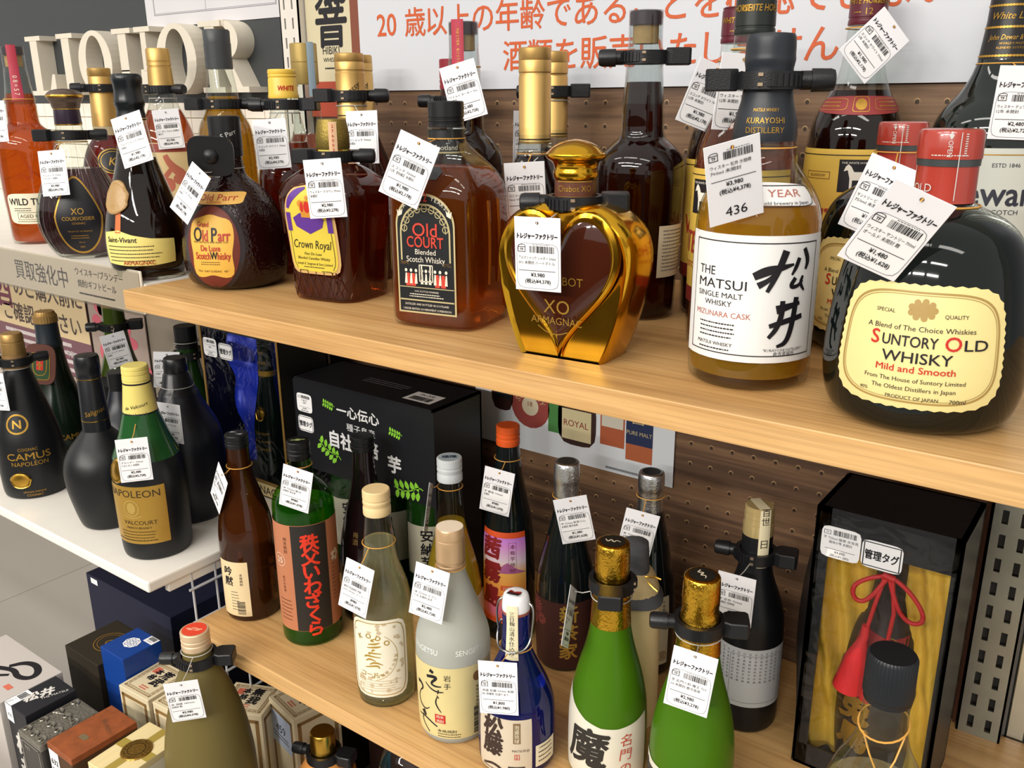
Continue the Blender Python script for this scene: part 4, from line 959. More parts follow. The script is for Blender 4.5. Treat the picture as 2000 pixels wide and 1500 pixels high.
# ================================================================== white shelf of the next bay
b, B = simple('bourbon_bottle', 'orange bourbon bottle with red tax strip at the end of the white shelf', -429, 136, 52, [(0, 36, 1), (3, 38.5), (40, 39), (67, 41), (122, 41.2), (143, 39.5), (153, 32), (161, 22), (166, 20.5), (188, 20), (212, 17), (238, 13, 1)], CLEAR, 203, liquid('bourbon_orange', '#d67024', .5, .22)); cork_top(b, 264)
g = Body([(150, 21), (190, 20.6), (217, 17), (240, 15.2), (264, 15)], it=0).wrap(6, 240); P = Print(g, .4)
for i in range(12): P.rect(-6, 194+i*6, 6, 200+i*6, 3)
P.build('tax_strip', STRIP, b); P = Print(g, .6); P.vt('08=57', 7, 0, 225, rot=-90, pitch=.8); P.build('strip_print', mat('strip_white', '#e8d9c0', .5), b)
f = B.wrap(0, 60); patch('label', f, 'round', 84, 42, 8, 50, CREAM, b, .4); P = Print(f, .6); P.t('WILD TURKEY', 13, 6, 60, fit=72, bold=.02, sx=.8).t('AGED 8 YEARS', 6.5, 6, 40, fit=46).fine(-24, 50, 2, 2, 3, 1, 3).frame(-20, 35, 32, 45, .5).fine(-22, 32, 28, 1, 2, .8, 4); P.build('label_print', INK, b)
P = Print(f, .6); P.t('101', 8, 16, 50, bold=.02); P.build('label_print_red', RED, b)
P = Print(f, .55); P.stroke([(-4, 130), (2, 112), (10, 100), (4, 90), (-6, 98), (-14, 92)], [1.5, 3, 4, 5, 4, 1]); P.stroke([(10, 100), (20, 92), (24, 84)], [3, 4, 1]); P.build('moulded_bird', mat('mould_orange', '#b4501f', .1, trans=.5), b)
# teardrop cognac
b = bottle('cognac_bottle', 'fluted teardrop cognac bottle with dark drop shaped label and purple stopper', 'bottle', -242.5, 99, 0, 54)
B = Body([(0, 28, 1), (2, 34), (13, 43), (33, 52), (53, 54.6), (79, 48.4), (104, 37.5), (130, 24.5), (145, 18), (165, 15.3), (184, 14.2, 1)], ay=.68, seg=96)
B.make('glass', CLEAR, b, 60, flute=.06, nfl=32); B.inner(112, 3, 6).make('cognac', liquid('cognac_violet', '#74545e', .4, .05), b, 60, flute=.055, nfl=32)
f = B.front(0); patch('label', f, 'drop', 56, 96, 0, 56, GOLDP, b, .9); patch('label_field', f, 'drop', 52, 91, 0, 56, mat('drop_black', '#15141a', .35), b, 1.2)
P = Print(f, 1.6); P.t('XO', 11, 0, 62, sx=.9).t('COURVOISIER', 6.5, 0, 53, fit=38).t('COGNAC', 3.6, 0, 47).t('PRODUCT OF FRANCE', 2.6, 0, 37, fit=28).fine(-12, 31, 12, 2, 3, .8, 2).t('Alcool', 2.6, 0, 23).t('1805', 3, 0, 17); P.build('label_print', GOLDP, b)
PURP = mat('stopper_purple', '#2c1f30', .3)
lathe('neck_sleeve', [(164, 15.8), (165, 16), (184, 15)], PURP, b)
for zz in (164.5, 183): lathe('sleeve_line', [(zz, 16.2 if zz < 170 else 15.3), (zz+1.2, 16.2 if zz < 170 else 15.3)], GOLD, b)
lathe('stopper', [(184, 15.5), (186, 16.5), (191, 17.5), (193, 19), (196, 21), (199, 21.3), (202, 20.5), (205, 16), (207, 9), (207.6, .3)], mat('stopper_brown', '#5b4a3e', .25, .3), b, it=1, seg=64)
lathe('stopper_beads', [(197.4, 21.2), (199, 21.7), (200.4, 21.2)], GOLD, b, seg=72, knurl=.5)
bottle_lock('black lock round the teardrop cognac bottle', -242.5, 99, 152, 18.5, 58, flip=1)
# gold capsule, red body, K emblem
b, B = simple('cognac_bottle', 'red cognac bottle with round gold initial emblem and gold capsule', -424, 255, 58, [(0, 40, 1), (3, 45), (70, 45), (100, 40), (126, 31.5), (139, 21), (150, 18.8), (162, 18, 1)], glass('glass_red', '#6b1f1c', .03, .6))
lathe('neck_band', [(138, 20.5), (158, 18.8)], mat('band_clear', '#e3d2a4', .3, trans=.4), b)
lathe('capsule', [(157, 19.3), (226, 16.2), (227, 15.8), (228, 16.4), (238, 16.2), (239, 15), (239.1, .3)], GOLDC, b)
f = B.front(0); patch('emblem', f, 'oval', 44, 38, 4, 108, BLK, b, .6); P = Print(f, 1.0); P.ring(4, 108, 42, 36, 1.4).ring(4, 108, 34, 28, .7).t('K', 16, 4, 108, shear=.3); P.build('emblem_print', GOLDP, b)
bottle_lock('black lock on the gold capsule of the red cognac bottle', -424, 255, 211, 17.5, 58, flip=-1)
# pear shaped bottle with wax seal
b, B = simple('armagnac_bottle', 'dark pear shaped bottle with wax topped neck, round seal and ribbon', -52, 68, 0+38, [(0, 36, 1), (2, 39), (10, 39), (13, 42), (41, 44.7), (64, 41.5), (81, 36.7), (104, 29.6), (126, 22.6), (148, 18), (169, 15), (178, 14.5, 1)], CLEAR, 132, liquid('liquid_black_brown', '#3a2016'))
lathe('wax_top', [(172, 15.8), (176, 15.4), (184, 14.2), (190, 16.6), (196, 15.3), (206, 14.6), (214, 16.2), (219, 15.6), (221, 13), (219.5, .3)], mat('wax_black', '#14191c', .25), b, it=1)
f = B.wrap(0, 40); patch('label', f, '', 0, 0, 0, 38, mat('parchment', '#e6d57c', .6, noise=.08, nscale=60), b, .4, ol=[(-40, -18), (-10, -20), (20, -20), (46, -18), (46, 8), (20, 10), (0, 14), (-16, 19), (-40, 16)], K=6)
P = Print(f, .65); P.t('Saint-Vivant', 8, -14, 47, shear=.1, bold=.02).fine(-34, 39, 30, 5, 4, 1, 6); P.build('label_print', INK, b)
P = Print(f, .65); P.t('ARMAGNAC', 6.5, 4, 21.5, fit=36, bold=.02); P.build('label_print_red', mat('arm_red', '#b0472a', .5), b)
f = B.wrap(-22, 70); P = Print(f, .5); P.rect(-3.5, 54, 3.5, 76, 3); P.build('ribbon', mat('ribbon_orange', '#c46a35', .6), b)
seal3d('wax_seal', f, -6, 92, 40, 36, mat('seal_tan', '#a98755', .35, bump=.5, bscale=200), b)
# illustrated label with gold capsule
b, B = simple('bourbon_bottle', 'amber bottle with illustrated beige label and gold screw cap behind the pear shaped bottle', -326, 291, 56, [(0, 38, 1), (3, 42), (118, 42), (147, 38), (168, 30), (186, 20), (204, 18, 1)], CLEAR, 180, LQ_AMB)
lathe('cap', [(203, 18.2), (206, 18), (238, 16.6), (238.6, 16), (240, 16), (240.5, 16.8), (245, 16.6), (245.5, 16), (246.5, 16), (247, 16.6), (262, 16.2), (264, 15), (264.1, .3)], GOLDC, b)
f = B.wrap(0, 80); patch('label', f, 'rect', 90, 110, 0, 80, mat('illus_beige', '#d8bf8c', .5), b, .4, K=8)
P = Print(f, .6); P.stroke([(-6, 118), (-2, 108), (6, 98), (14, 92), (20, 84)], [7, 9, 12, 14, 10]).blob(12, 84, 20, 16).blob(-4, 76, 16, 20).stroke([(2, 100), (-8, 88), (-16, 80)], [6, 7, 5]); P.build('label_figure', mat('illus_pink', '#b5654f', .6), b)
P = Print(f, .6); P.rect(-45, 122, 45, 134, 20); P.build('label_band', mat('illus_red', '#8f3b2c', .5), b)
bottle_lock('black lock hanging on the illustrated label bottle', -326, 291, 208, 19, 10, flip=1)
# ================================================================== lower oak shelf
ZL = -423
G_GREEN = glass('glass_green', '#2f8a2c', .02, 1.0); G_AMB = glass('glass_amber', '#5a2c0e', .03, .75); G_BLUE = glass('glass_blue', '#0f1fae', .03, .85)
G_FROST = mat('frosted_white', '#dfe4dc', .42, trans=.55, ior=1.3); G_MAO = mat('frosted_green', '#558a16', .3, trans=.45, ior=1.3)
G_DARK = glass('glass_dark', '#141a1c', .05, .2, coat=.3); G_OLIVE = mat('frosted_olive', '#75683a', .38, trans=.25, ior=1.3)
def knurled(b, z0, z1, r, m, top=None, topm=None, top2=None, top2m=None):
    h = z1-z0; lathe('cap', [(z0, r), (z0+1, r+.3), (z0+h*.3, r+.2), (z0+h*.34, r-.5), (z0+h*.4, r-.5), (z0+h*.44, r+.2), (z0+h*.55, r+.2), (z0+h*.58, r-.4), (z0+h*.63, r-.4), (z0+h*.66, r+.2), (z1-1, r+.1), (z1, r-.8), (z1+.05, .3)], m, b, seg=64, knurl=.18)
    f = plane_map((0, 0, z1+.05), (1, 0, 0), (0, 1, 0), (0, 0, 1))
    if topm: Print(f, .15).blob(0, 0, 2*r-4, 2*r-4, n=32).build('cap_disc', topm, b)
    if top: P = Print(f, .35); P.t(top, 8, 0, 0, fit=1.25*r, bold=.02); P.build('cap_top_print', top2m or INK, b)
b, B = simple('shochu_bottle', 'brown glass bottle with narrow beige label at the shelf end', 34, 98, 14, [(0, 30, 1), (2, 33), (13, 34.4), (99, 33.8), (120, 32.5), (136, 29.5), (161, 22), (182, 15.5), (202, 13.4), (223, 12.8, 1)], G_AMB, z=ZL)
knurled(b, 221, 237, 13.6, BLK, '◤◢', None, None, mat('cap_grey', '#9a9ca0', .4))
f = B.wrap(0, 50); patch('label', f, 'rect', 42, 74, 0, 46, mat('beige_label', '#dcc79c', .6), b, .4); P = Print(f, .65); P.vt('吟黙', 13, -5, 70, bold=.03, shear=.1).vt('本格焼酎', 4, 12, 66).fine(-4, 42, 8, 7, 4, .8, 2); P.bars(4, 12, 14, 30, 5, True); P.build('label_print', INK, b)
b, B = simple('shochu_bottle', 'green bottle with flat shoulder and black and copper label with red brush writing', 134.4, 107, 48, [(0, 32, 1), (2, 34.5), (8, 35.5), (165, 35.6), (176, 35), (186, 32), (195, 24), (203, 14.5), (227, 12.4, 1)], thin_glass('thin_green', '#9fd873', .9), 172, liquid('liquid_green', '#6cc040', .5, .3), z=ZL)
knurled(b, 227, 248, 13, BLK, '✤', None, None, mat('cap_leaf', '#a9b877', .5))
f = B.wrap(0, 80); patch('label', f, 'rect', 150, 136, 0, 90, mat('copper_label', '#b57452', .5), b, .4, K=8, n=96)
P = Print(f, .6); P.rect(-16, 22.5, 26, 157.5, 12); P.build('label_black', mat('label_black', '#26221f', .5), b)
P = Print(f, .85); P.vt('秩父いわざくら'[:2]+'めいわざくら'[1:], 22, 5, 136, pitch=.84, bold=.045, res=2); P.build('brush_writing', mat('bright_red', '#e03a22', .5), b)
P = Print(f, .7); P.vt('純米焼酎', 5, -24, 140).vt('秩父の地酒', 4, -30, 90).fine(-40, 60, -20, 6, 5, 1, 3).fine(30, 110, 36, 12, 5, 1, 3); P.build('label_small_print', mat('copper_dark', '#5e3420', .5), b)
P = Print(f, .7); P.ring(-34, 112, 17, 17, .6).t('25', 10, -34, 112, bold=.02)
for k in range(5): P.blob(38+5*math.cos(k*1.257), 110+5*math.sin(k*1.257), 6, 6)
P.build('label_flower', mat('copper_pale', '#e2cbb4', .5), b)
b, B = simple('shochu_bottle', 'dark plum bottle with black cap behind the round shouldered clear bottle', 158, 184, 44, [(0, 33, 1), (3, 36), (92, 35.5), (134, 26.3), (161, 18.7), (188, 13.8), (218, 12.5, 1)], glass('glass_plum', '#1c1014', .04, .3, coat=.3), z=ZL)
knurled(b, 217, 235, 13.5, BLK)
f = B.wrap(-20, 100); P = Print(f, .4); P.vt('梅酒', 8, -4, 118, bold=.02); P.build('gilt_writing', mat('dim_gilt', '#6d5426', .5), b)
b, B = simple('spirit_bottle', 'clear bottle with cream cap and gold patterned white label', 288, 75, 31, [(0, 27, 1), (2, 30), (12, 31.8), (94, 32), (122, 30), (143, 24.5), (161, 18), (190, 15), (214, 13, 1)], CLEAR, 184, liquid('pale_spirit', '#f2efd0', .7, .16), z=ZL, seg=56)
knurled(b, 213, 240, 13.9, mat('cap_cream', '#e2c894', .4)); lathe('thick_base', [(.3, 26), (1, 30), (9, 30.4), (11, 29)], glass('base_glass', '#eef6f2', .02), b)
f = B.wrap(0, 50); patch('label', f, 'round', 66, 92, 0, 60, mat('pale_label', '#e8e1cc', .5), b, .4); PG = mat('pale_gold_print', '#b8973f', .4, .4)
P = Print(f, .6); P.ring(0, 60, 60, 86, .8, 'round').arc('KODO', 8, -8, 62, 26, -25, 45, bold=.03).arc('樽貯蔵酒１％使用', 4, -8, 66, 27, 175, 95).stroke([(-8+29*math.cos(math.radians(a)), 64+29*math.sin(math.radians(a))) for a in range(-80, 60, 8)], .5)
for k in range(9): P.stroke([(-14+4*math.sin(k*1.7)+k, 50+k*4), (-6+6*math.cos(k), 54+k*3.6), (2+4*math.sin(k*2.2), 50+k*4.4)], [1, 2.6, .8])
P.t('コードー', 7, -6, 42, bold=.02); P.t('25%', 6, -20, 35); P.build('label_print', PG, b)
P = Print(f, .58)
for k in range(60):
    u_, z_ = -28+random.random()*56, 18+random.random()*84
    if math.hypot(u_+6, z_-64) > 27: P.blob(u_, z_, 2+random.random()*4, 2+random.random()*3, n=7)
P.fine(-24, 34, 24, 5, 3, 1, 4); P.build('label_pattern', mat('pattern_taupe', '#c3b294', .6), b)
b, B = simple('liqueur_bottle', 'clear bottle of yellow liqueur with white screw cap', 288, 190, 40, [(0, 31, 1), (3, 34), (60, 34.5), (78, 33.5), (104, 29.6), (143, 19.3), (169, 14.5), (211, 12.8, 1)], CLEAR, 158, liquid('yellow_liq', '#ecd04a', .55, .45), z=ZL)
knurled(b, 209, 236, 13.9, mat('cap_white_metal', '#cdd3d6', .35), '福隆', mat('cap_disc_blue', '#a9b9c2', .4), None, mat('ink_navy', '#2c3a50', .5))
f = B.wrap(52, 40); patch('label', f, 'rect', 40, 64, 0, 40, CREAM, b, .4)
b, B = simple('shochu_bottle', 'frosted white bottle with champagne cap and pale gold brush label', 383, 77, 24, [(0, 31, 1), (2, 34), (10, 36.4), (69, 37.3), (105, 37.4), (116, 35.5), (128, 31.5), (157, 21), (176, 14.5), (186, 13, 1)], G_FROST, z=ZL, seg=60)
CH = mat('champagne_cap', '#cfae86', .35, .5); lathe('cap', [(184, 14.1), (186, 14.4), (186.6, 13.8), (190, 13.8), (190.6, 14.3), (212, 14), (212.4, 13.5), (214, 13.5), (214.4, 14.1), (223, 13.8), (224.5, 13)], CH, b, seg=64, knurl=.12)
Print(plane_map((0, 0, 224.5), (1, 0, 0), (0, 1, 0), (0, 0, 1)), .02).blob(0, 0, 26, 26, n=36).build('cap_top', mat('cap_pearl', '#ecdcc4', .3), b)
f = B.wrap(0, 50); patch('label', f, 'rect', 102, 82, 6, 50, mat('pale_gold_label', '#d6c68c', .45, noise=.07, nscale=40), b, .4, K=8, n=96)
P = Print(f, .7)
P.stroke([(-14, 86), (-10, 84)], [4, 3]).stroke([(-18, 78), (-10, 80), (-6, 79), (-14, 71), (-8, 69), (-2, 70)], [3, 3.6, 3, 2.4, 2, 1.2]).stroke([(-20, 70), (-14, 65), (-6, 63), (0, 64)], [1, 1.6, 1.8, 1]).stroke([(-5, 66), (-6, 61)], 1.2).stroke([(-7, 57), (-9, 50), (-6, 44), (-3, 40)], [1, 1.6, 1.4, .8]).stroke([(-7, 59), (-5, 56)], 1.2)
P.stroke([(-33, 66), (-27, 66), (-24, 61), (-29, 56)], [4, 3, 2, 1.2]).stroke([(-29, 56), (-33, 48), (-30, 40), (-22, 37), (-16, 42)], [1, 1.2, 1.8, 1.6, .6]).stroke([(-26, 35), (-22, 30)], [6, 3]).stroke([(-34, 27), (-22, 29), (-8, 22)], [1, 2, 1.6]).stroke([(-26, 30), (-28, 22), (-18, 12)], [1.4, 1.4, 1.2])
P.vt('岩手', 7.5, 4, 80, pitch=1.2).t('本格焼酎', 4, 2, 18, fit=20).fine(-8, 14, 18, 2, 3, .9, 3).vt('盛岡の米焼酎', 3, 34, 66, pitch=1.4).vt('すえひろがりの味わい', 2.6, 40, 66, pitch=1.3); P.bars(30, 12, 42, 44, 9, True); P.build('label_print', INK, b)
P = Print(f, .7); P.rect(-10, 27, 1, 37, 3); P.build('red_stamp', RED, b); P = Print(f, .9); P.t('純米', 4, -4.5, 34.5).t('焼酎', 4, -4.5, 29.5); P.build('stamp_print', CREAM, b)
P = Print(f, .7); P.blob(34, 78, 9, 11).blob(38, 75, 6, 6); P.build('label_fruit', mat('fruit_brown', '#7c5a34', .5), b)
P = Print(B.wrap(0, 105), .3); P.t('SENGETSU', 8, -22, 107, fit=34).t('SENGETSU', 8, 30, 107, fit=34); P.build('moulded_letters', mat('mould_frost', '#eef2ec', .3), b)
b, B = simple('shochu_bottle', 'dark bottle with orange cap and pink to orange sunset label', 325, 250, 18, [(0, 29, 1), (3, 31), (116, 30.6), (140, 28.5), (156, 26), (195, 17.7), (242, 12.4, 1)], G_DARK, z=ZL)
knurled(b, 241, 264, 13.2, mat('cap_orange', '#dd5a22', .35), None)
sun = bpy.data.materials.new('sunset_label'); sun.use_nodes = True; nt = sun.node_tree; bs = nt.nodes['Principled BSDF']; tc = nt.nodes.new('ShaderNodeTexCoord'); sp = nt.nodes.new('ShaderNodeSeparateXYZ'); nt.links.new(tc.outputs['Object'], sp.inputs[0])
mr = nt.nodes.new('ShaderNodeMapRange'); mr.inputs[1].default_value = .03; mr.inputs[2].default_value = .142; nt.links.new(sp.outputs[2], mr.inputs[0]); cr = nt.nodes.new('ShaderNodeValToRGB'); el = cr.color_ramp.elements; el[0].color = lin('#e8683a'); el[1].color = lin('#b46cd8')
for ps, cc in ((.12, '#f07aa0'), (.3, '#f79440'), (.55, '#fabf60'), (.68, '#f0dcea'), (.85, '#e49ae6')): q = el.new(ps); q.color = lin(cc)
nt.links.new(mr.outputs[0], cr.inputs[0]); nt.links.new(cr.outputs[0], bs.inputs['Base Color']); bs.inputs['Roughness'].default_value = .4
f = B.wrap(0, 80); patch('label', f, 'rect', 62, 116, 0, 84, sun, b, .4, K=8); P = Print(f, .6); P.rect(-31, 136, 31, 143).build('label_band', mat('label_orange', '#dc5426', .5), b); Print(f, .6).rect(-31, 27, 31, 33).build('label_foot', MATS['label_orange'], b); Print(f, .6).rect(0, 70, 14, 76).build('label_degree', MATS['label_orange'], b)
P = Print(f, .62); P.poly([(-2, 92), (14, 92), (31, 92), (20, 97), (8, 106), (2, 102)]); P.build('label_mountain', mat('label_lilac', '#b5679c', .5), b)
P = Print(f, .75); P.vt('茜霧島', 28, -13, 122, pitch=1.1, bold=.05, shear=.1, res=2); P.build('brush_writing', mat('dark_red', '#8c1f24', .5), b)
P = Print(f, .75); P.vt('本格芋焼酎', 6, 14, 126, pitch=1.25).frame(9.5, 96, 18.5, 131, .3, 2).fine(20, 70, 26, 9, 4, .8, 2); P.build('label_small_print', mat('wine_ink', '#6d3540', .5), b)
P = Print(f, .8); P.t('25度', 4.5, 7, 73); P.build('degree_print', CREAM, b)
def foil(b, z0, z1, r0, r1, m, topc=None):
    bb = Body([(z0, r0), (z0+(z1-z0)*.35, r0*.92), (z0+(z1-z0)*.6, r1*.97), (z0+(z1-z0)*.64, r1*1.03), (z1-2, r1), (z1-.3, r1-1.2), (z1, r1-3)], it=1, seg=72); bb.make('foil', m, b, 60, knurl=.25)
    if topc: Print(plane_map((0, 0, z1), (1, 0, 0), (0, 1, 0), (0, 0, 1)), .2).blob(0, 0, 2*r1-8, 2*r1-8, n=30).build('foil_disc', topc, b)
b, B = simple('shochu_bottle', 'dark bottle with silver foil and brown label with gold characters', 410, 242, 33, [(0, 30, 1), (2, 32.5), (87, 33.5), (108, 32), (126, 28.5), (157, 20.4), (182, 14.4), (200, 13, 1)], G_DARK, z=ZL)
foil(b, 184, 243, 14.2, 13.6, SILVF, mat('disc_dark', '#33312c', .5)); f = B.wrap(0, 50); patch('label', f, 'rect', 98, 84, 0, 46, mat('label_brown', '#43231f', .5), b, .4, K=8, n=96)
P = Print(f, .7); P.vt('新茶家', 22, 4, 74, pitch=1.05, bold=.03, res=2); P.build('label_print', mat('bright_gold', '#cfa84a', .35, .5), b)
P = Print(f, .6)
for c0, rr in (((-38, 76), 9), ((-30, 62), 7), ((-44, 56), 6)):
    for a in range(14):
        an = a*.449; P.stroke([(c0[0]+2*math.cos(an), c0[1]+2*math.sin(an)), (c0[0]+rr*math.cos(an), c0[1]+rr*math.sin(an))], [.4, 1])
P.build('firework_print', mat('firework', '#b5564c', .5), b)
b, B = simple('shochu_bottle', 'dark bottle with silver foil and a slim white vertical label at the wall', 488, 288, 30, [(0, 30, 1), (3, 32.5), (90, 32.5), (110, 29), (161, 20), (186, 14.2), (200, 13, 1)], G_DARK, z=ZL)
foil(b, 184, 234, 14.2, 13.8, SILVF, BLK); f = B.wrap(34, 60); patch('label', f, 'rect', 15, 84, 0, 56, CREAM, b, .4); P = Print(f, .65); P.vt('本格焼酎 無垢', 4, 0, 92, pitch=1.2); P.build('label_print', mat('ink_olive', '#6d5c34', .5), b); P = Print(f, .65); P.ring(0, 25, 12, 12, 1).t('麦', 9, 0, 25); P.build('label_mark', GOLDP, b)
# paper wrapped bottle
b = bottle('wrapped_bottle', 'bottle wrapped in cream paper with grey paper cap behind the green frosted bottle', 'bottle', 520, 196, ZL, 25)
Body([(0, 27, 1), (2, 29), (120, 28), (150, 26), (166, 20), (172, 14), (174, .5)], e=2.6, seg=40).make('paper', mat('kraft_cream', '#dcc693', .75, noise=.08, nscale=50, bump=.3, bscale=80), b)
Body([(140, 30), (150, 25), (166, 15), (190, 14), (200, 13), (201, .5)], e=3, seg=24, it=1).make('paper_cap', mat('paper_grey', '#55575c', .7, bump=.6, bscale=120), b)
mb = MB(); mb.tube(ringpts((0, 0, 168), 15.6, 20), 1.1, 6, closed=True); mb.tube([(10, -13, 168), (20, -17, 172), (27, -18, 170)], 1, 5); mb.tube([(10, -13, 168), (18, -18, 162), (24, -20, 158)], 1, 5); mb.build('gold_tie', GOLD, b, 60)
# green frosted pair
def mao(label, x, y, rz, body_prof, fz, ftop, fr, lz):
    b, B = simple('shochu_bottle', label, x, y, rz, body_prof, G_MAO, z=ZL, seg=60); foil(b, fz, ftop, fr, 15.2, GOLDF, mat('disc_black', '#24231f', .4))
    P = Print(plane_map((0, 0, ftop), (1, 0, 0), (0, 1, 0), (0, 0, 1)), .5); P.stroke([(-7, 2), (-4, -3), (-2, 3), (1, -3), (3, 2), (7, -1)], [1, 1.5, 1.5, 1.5, 1.2, .6]); P.build('disc_print', CREAM, b)
    f = B.wrap(0, 40); bt = -lz+56+4; ol = [(-52, bt), (50, bt), (50, 60), (34, 56), (16, 53), (0, 53), (-16, 57), (-34, 66), (-52, 80)]
    patch('label', f, '', 0, 0, 0, lz-56, mat('washi_label', '#d9d5c4', .65, noise=.06, nscale=40), b, .5, ol=ol, K=8)
    P = Print(f, .8); P.t('魔', 44, -14, lz-28, bold=.03, shear=.12); P.build('brush_writing', mat('ink_soft', '#2b2926', .6), b)
    P = Print(f, .8); P.vt('名門の', 14, 24, lz-16, pitch=1.1, shear=.1); P.build('label_print_red', mat('stamp_red', '#b8432c', .55), b)
    return b
PM = [(0, 35, 1), (2, 37), (40, 37.2), (68, 36.6), (88, 34), (108, 29.5), (130, 23), (155, 18), (200, 14, 1)]
mao('green frosted bottle with gold foil, white brush label facing out', 538, 120, 20, PM, 156, 237, 18.6, 68)
mao('green frosted bottle with gold foil whose label is turned aside', 629, 110, -38, [(z+(10 if z > 30 else 0), r, *q) for z, r, *q in PM], 166, 238, 19, 64)
bottle_lock('black lock on the foil of the bottle with the label facing out', 538, 120, ZL+196, 16.5, 118, flip=1)
bottle_lock('black lock on the foil of the bottle with the turned label', 629, 110, ZL+192, 17, 208, flip=1)
# black frosted with paper strip
b, B = simple('shochu_bottle', 'black frosted bottle with gold cap, paper seal strip and grey back label', 618, 263, 25, [(0, 28, 1), (2, 31), (9, 33), (113, 33), (128, 31), (142, 27), (156, 21.5), (171, 16.5), (190, 15, 1)] + [(212, 14.6)], MATT, z=ZL)
lathe('cap', [(209, 14.4), (211, 14.8), (222, 14.6), (222.5, 14), (228, 13.8), (228.5, 14.2), (233, 14), (233.5, 13.4), (235, 13.4), (235.5, 14), (239, 13.8), (240, 12.8), (240.1, .3)], mat('cap_pale_gold', '#d4bd84', .3, .5), b, seg=48)
g = Body([(170, 17), (190, 15.2), (212, 15), (240, 14.4)], it=0).wrap(20, 210); P = Print(g, .5)
for k in range(10): P.rect(-5.5, 180+k*6, 5.5, 186+k*6, 2)
P.build('paper_seal', mat('seal_cream', '#e2d8b4', .6), b); P = Print(g, .7); P.vt('日向', 10, 0, 205, pitch=1.8).vt('百世', 9, 0, 238); P.build('seal_print', INK, b)
P = Print(plane_map((0, 0, 240.2), (math.cos(.35), math.sin(.35), 0), (-math.sin(.35), math.cos(.35), 0), (0, 0, 1)), .4); P.rect(-5.5, -14, 5.5, 13); P.build('seal_top', MATS['seal_cream'], b)
f = B.wrap(0, 60); patch('label', f, 'rect', 92, 66, 6, 66, mat('grey_label', '#b9bcc0', .4), b, .4, K=8, n=96); P = Print(f, .6)
for c in range(11): P.vt('日本酒原材料芋米麹', 2.6, -28+c*5.5, 94, pitch=1.5)
P.build('label_print', mat('ink_mid', '#55565a', .5), b); P = Print(f, .65); P.frame(-20, 38, 34, 92, .4, 8); P.build('label_frame', INKG, b)
bottle_lock('black lock on the black frosted bottle', 618, 263, ZL+188, 15.6, 14, flip=-1)
# blue swing top
b, B = simple('awamori_bottle', 'cobalt blue swing top bottle with brown brush label', 460, 79, 14, [(0, 34, 1), (2, 36.5), (8, 37.5), (56, 37.4), (70, 35.5), (84, 30.5), (100, 23), (114, 16.5), (122, 14.2), (150, 12.6), (156, 13.2), (162, 12.6, 1)], G_BLUE, z=ZL, seg=56)
POR = mat('porcelain', '#e9ebee', .15); lathe('stopper', [(160, 12.6), (163, 13.4), (170, 13), (176, 12), (178.5, 10), (179.5, .4)], POR, b, it=1)
lathe('rubber_ring', [(159, 13.2), (161, 13.6), (162, 13.2)], mat('rubber_red', '#8c4a3c', .7), b)
wr = MB()
for sg in (-1, 1):
    wr.tube(sm3([(sg*13, 0, 170), (sg*17, -1, 168), (sg*18.5, -3, 158), (sg*17.5, -4, 145), (sg*16, -3, 138)]), 1.1, 6); wr.tube(sm3([(sg*15.2, 1, 146), (sg*17, -2, 142), (sg*16, -9, 130), (sg*10, -17, 126), (0, -19, 125)]), 1.1, 6)
wr.tube([(-14, 0, 171), (14, 0, 171)], 1.0, 6); wr.build('wire_bail', STEEL, b, 60)
g = Body([(112, 17.4), (122, 15), (150, 13.2), (164, 13.6), (180, 12)], it=0).wrap(6, 140); P = Print(g, .8)
for k in range(11): P.rect(-5.5, 116+k*5, 5.5, 121+k*5, 2)
P.build('paper_seal', MATS['seal_cream'], b); P = Print(g, 1.0); P.vt('三日麹山清水仕込み', 5.2, 0, 163, pitch=.98); P.build('seal_print', INK, b)
P = Print(plane_map((0, -2, 178.2), (1, 0, 0), (0, .92, -.2), (0, .2, 1)), 1.2); P.rect(-6, -8, 6, 8); P.build('seal_top_dark', INK, b); P = Print(plane_map((0, -2, 178.2), (1, 0, 0), (0, .92, -.2), (0, .2, 1)), 1.5); P.t('松藤', 6, 0, 0, bold=.03).frame(-4.8, -4, 4.8, 4, .5, 1); P.build('seal_stamp', RED, b)
f = B.wrap(0, 40); patch('label', f, 'rect', 58, 62, 0, 34, mat('awamori_beige', '#cdbfa8', .6), b, .4); P = Print(f, .65); P.vt('松藤', 23, -10, 54, pitch=.9, bold=.05, shear=.1, res=2); P.stroke([(-22, 8), (-8, 14), (4, 6), (18, 12), (26, 5)], [2, 3, 3, 2, 1]).rect(6, 8, 22, 14).fine(-24, 6, 20, 1, 2, 1, 2); P.t('MATSUFUJI', 3.6, 18, 32, fit=16); P.build('brush_writing', mat('ink_sepia', '#3a2a22', .6), b)
P = Print(f, .65); P.rect(11, 40, 18, 62); P.build('label_brown', mat('sepia_mid', '#7e6647', .6), b); P = Print(f, .85); P.vt('泡盛琉球', 5, 14.5, 58, pitch=1); P.build('label_pale_print', CREAM, b); P = Print(f, .65); P.frame(12, 22, 17, 28, .5, 1).vt('松藤', 2.6, 14.5, 26.4, pitch=1); P.build('label_stamp', RED, b)
f = B.wrap(70, 40); patch('side_label', f, 'rect', 26, 24, 0, 22, CREAM, b, .4); P = Print(f, .6); P.fine(-10, 30, 10, 4, 5, 1.2, 2); P.build('side_print', INK, b)
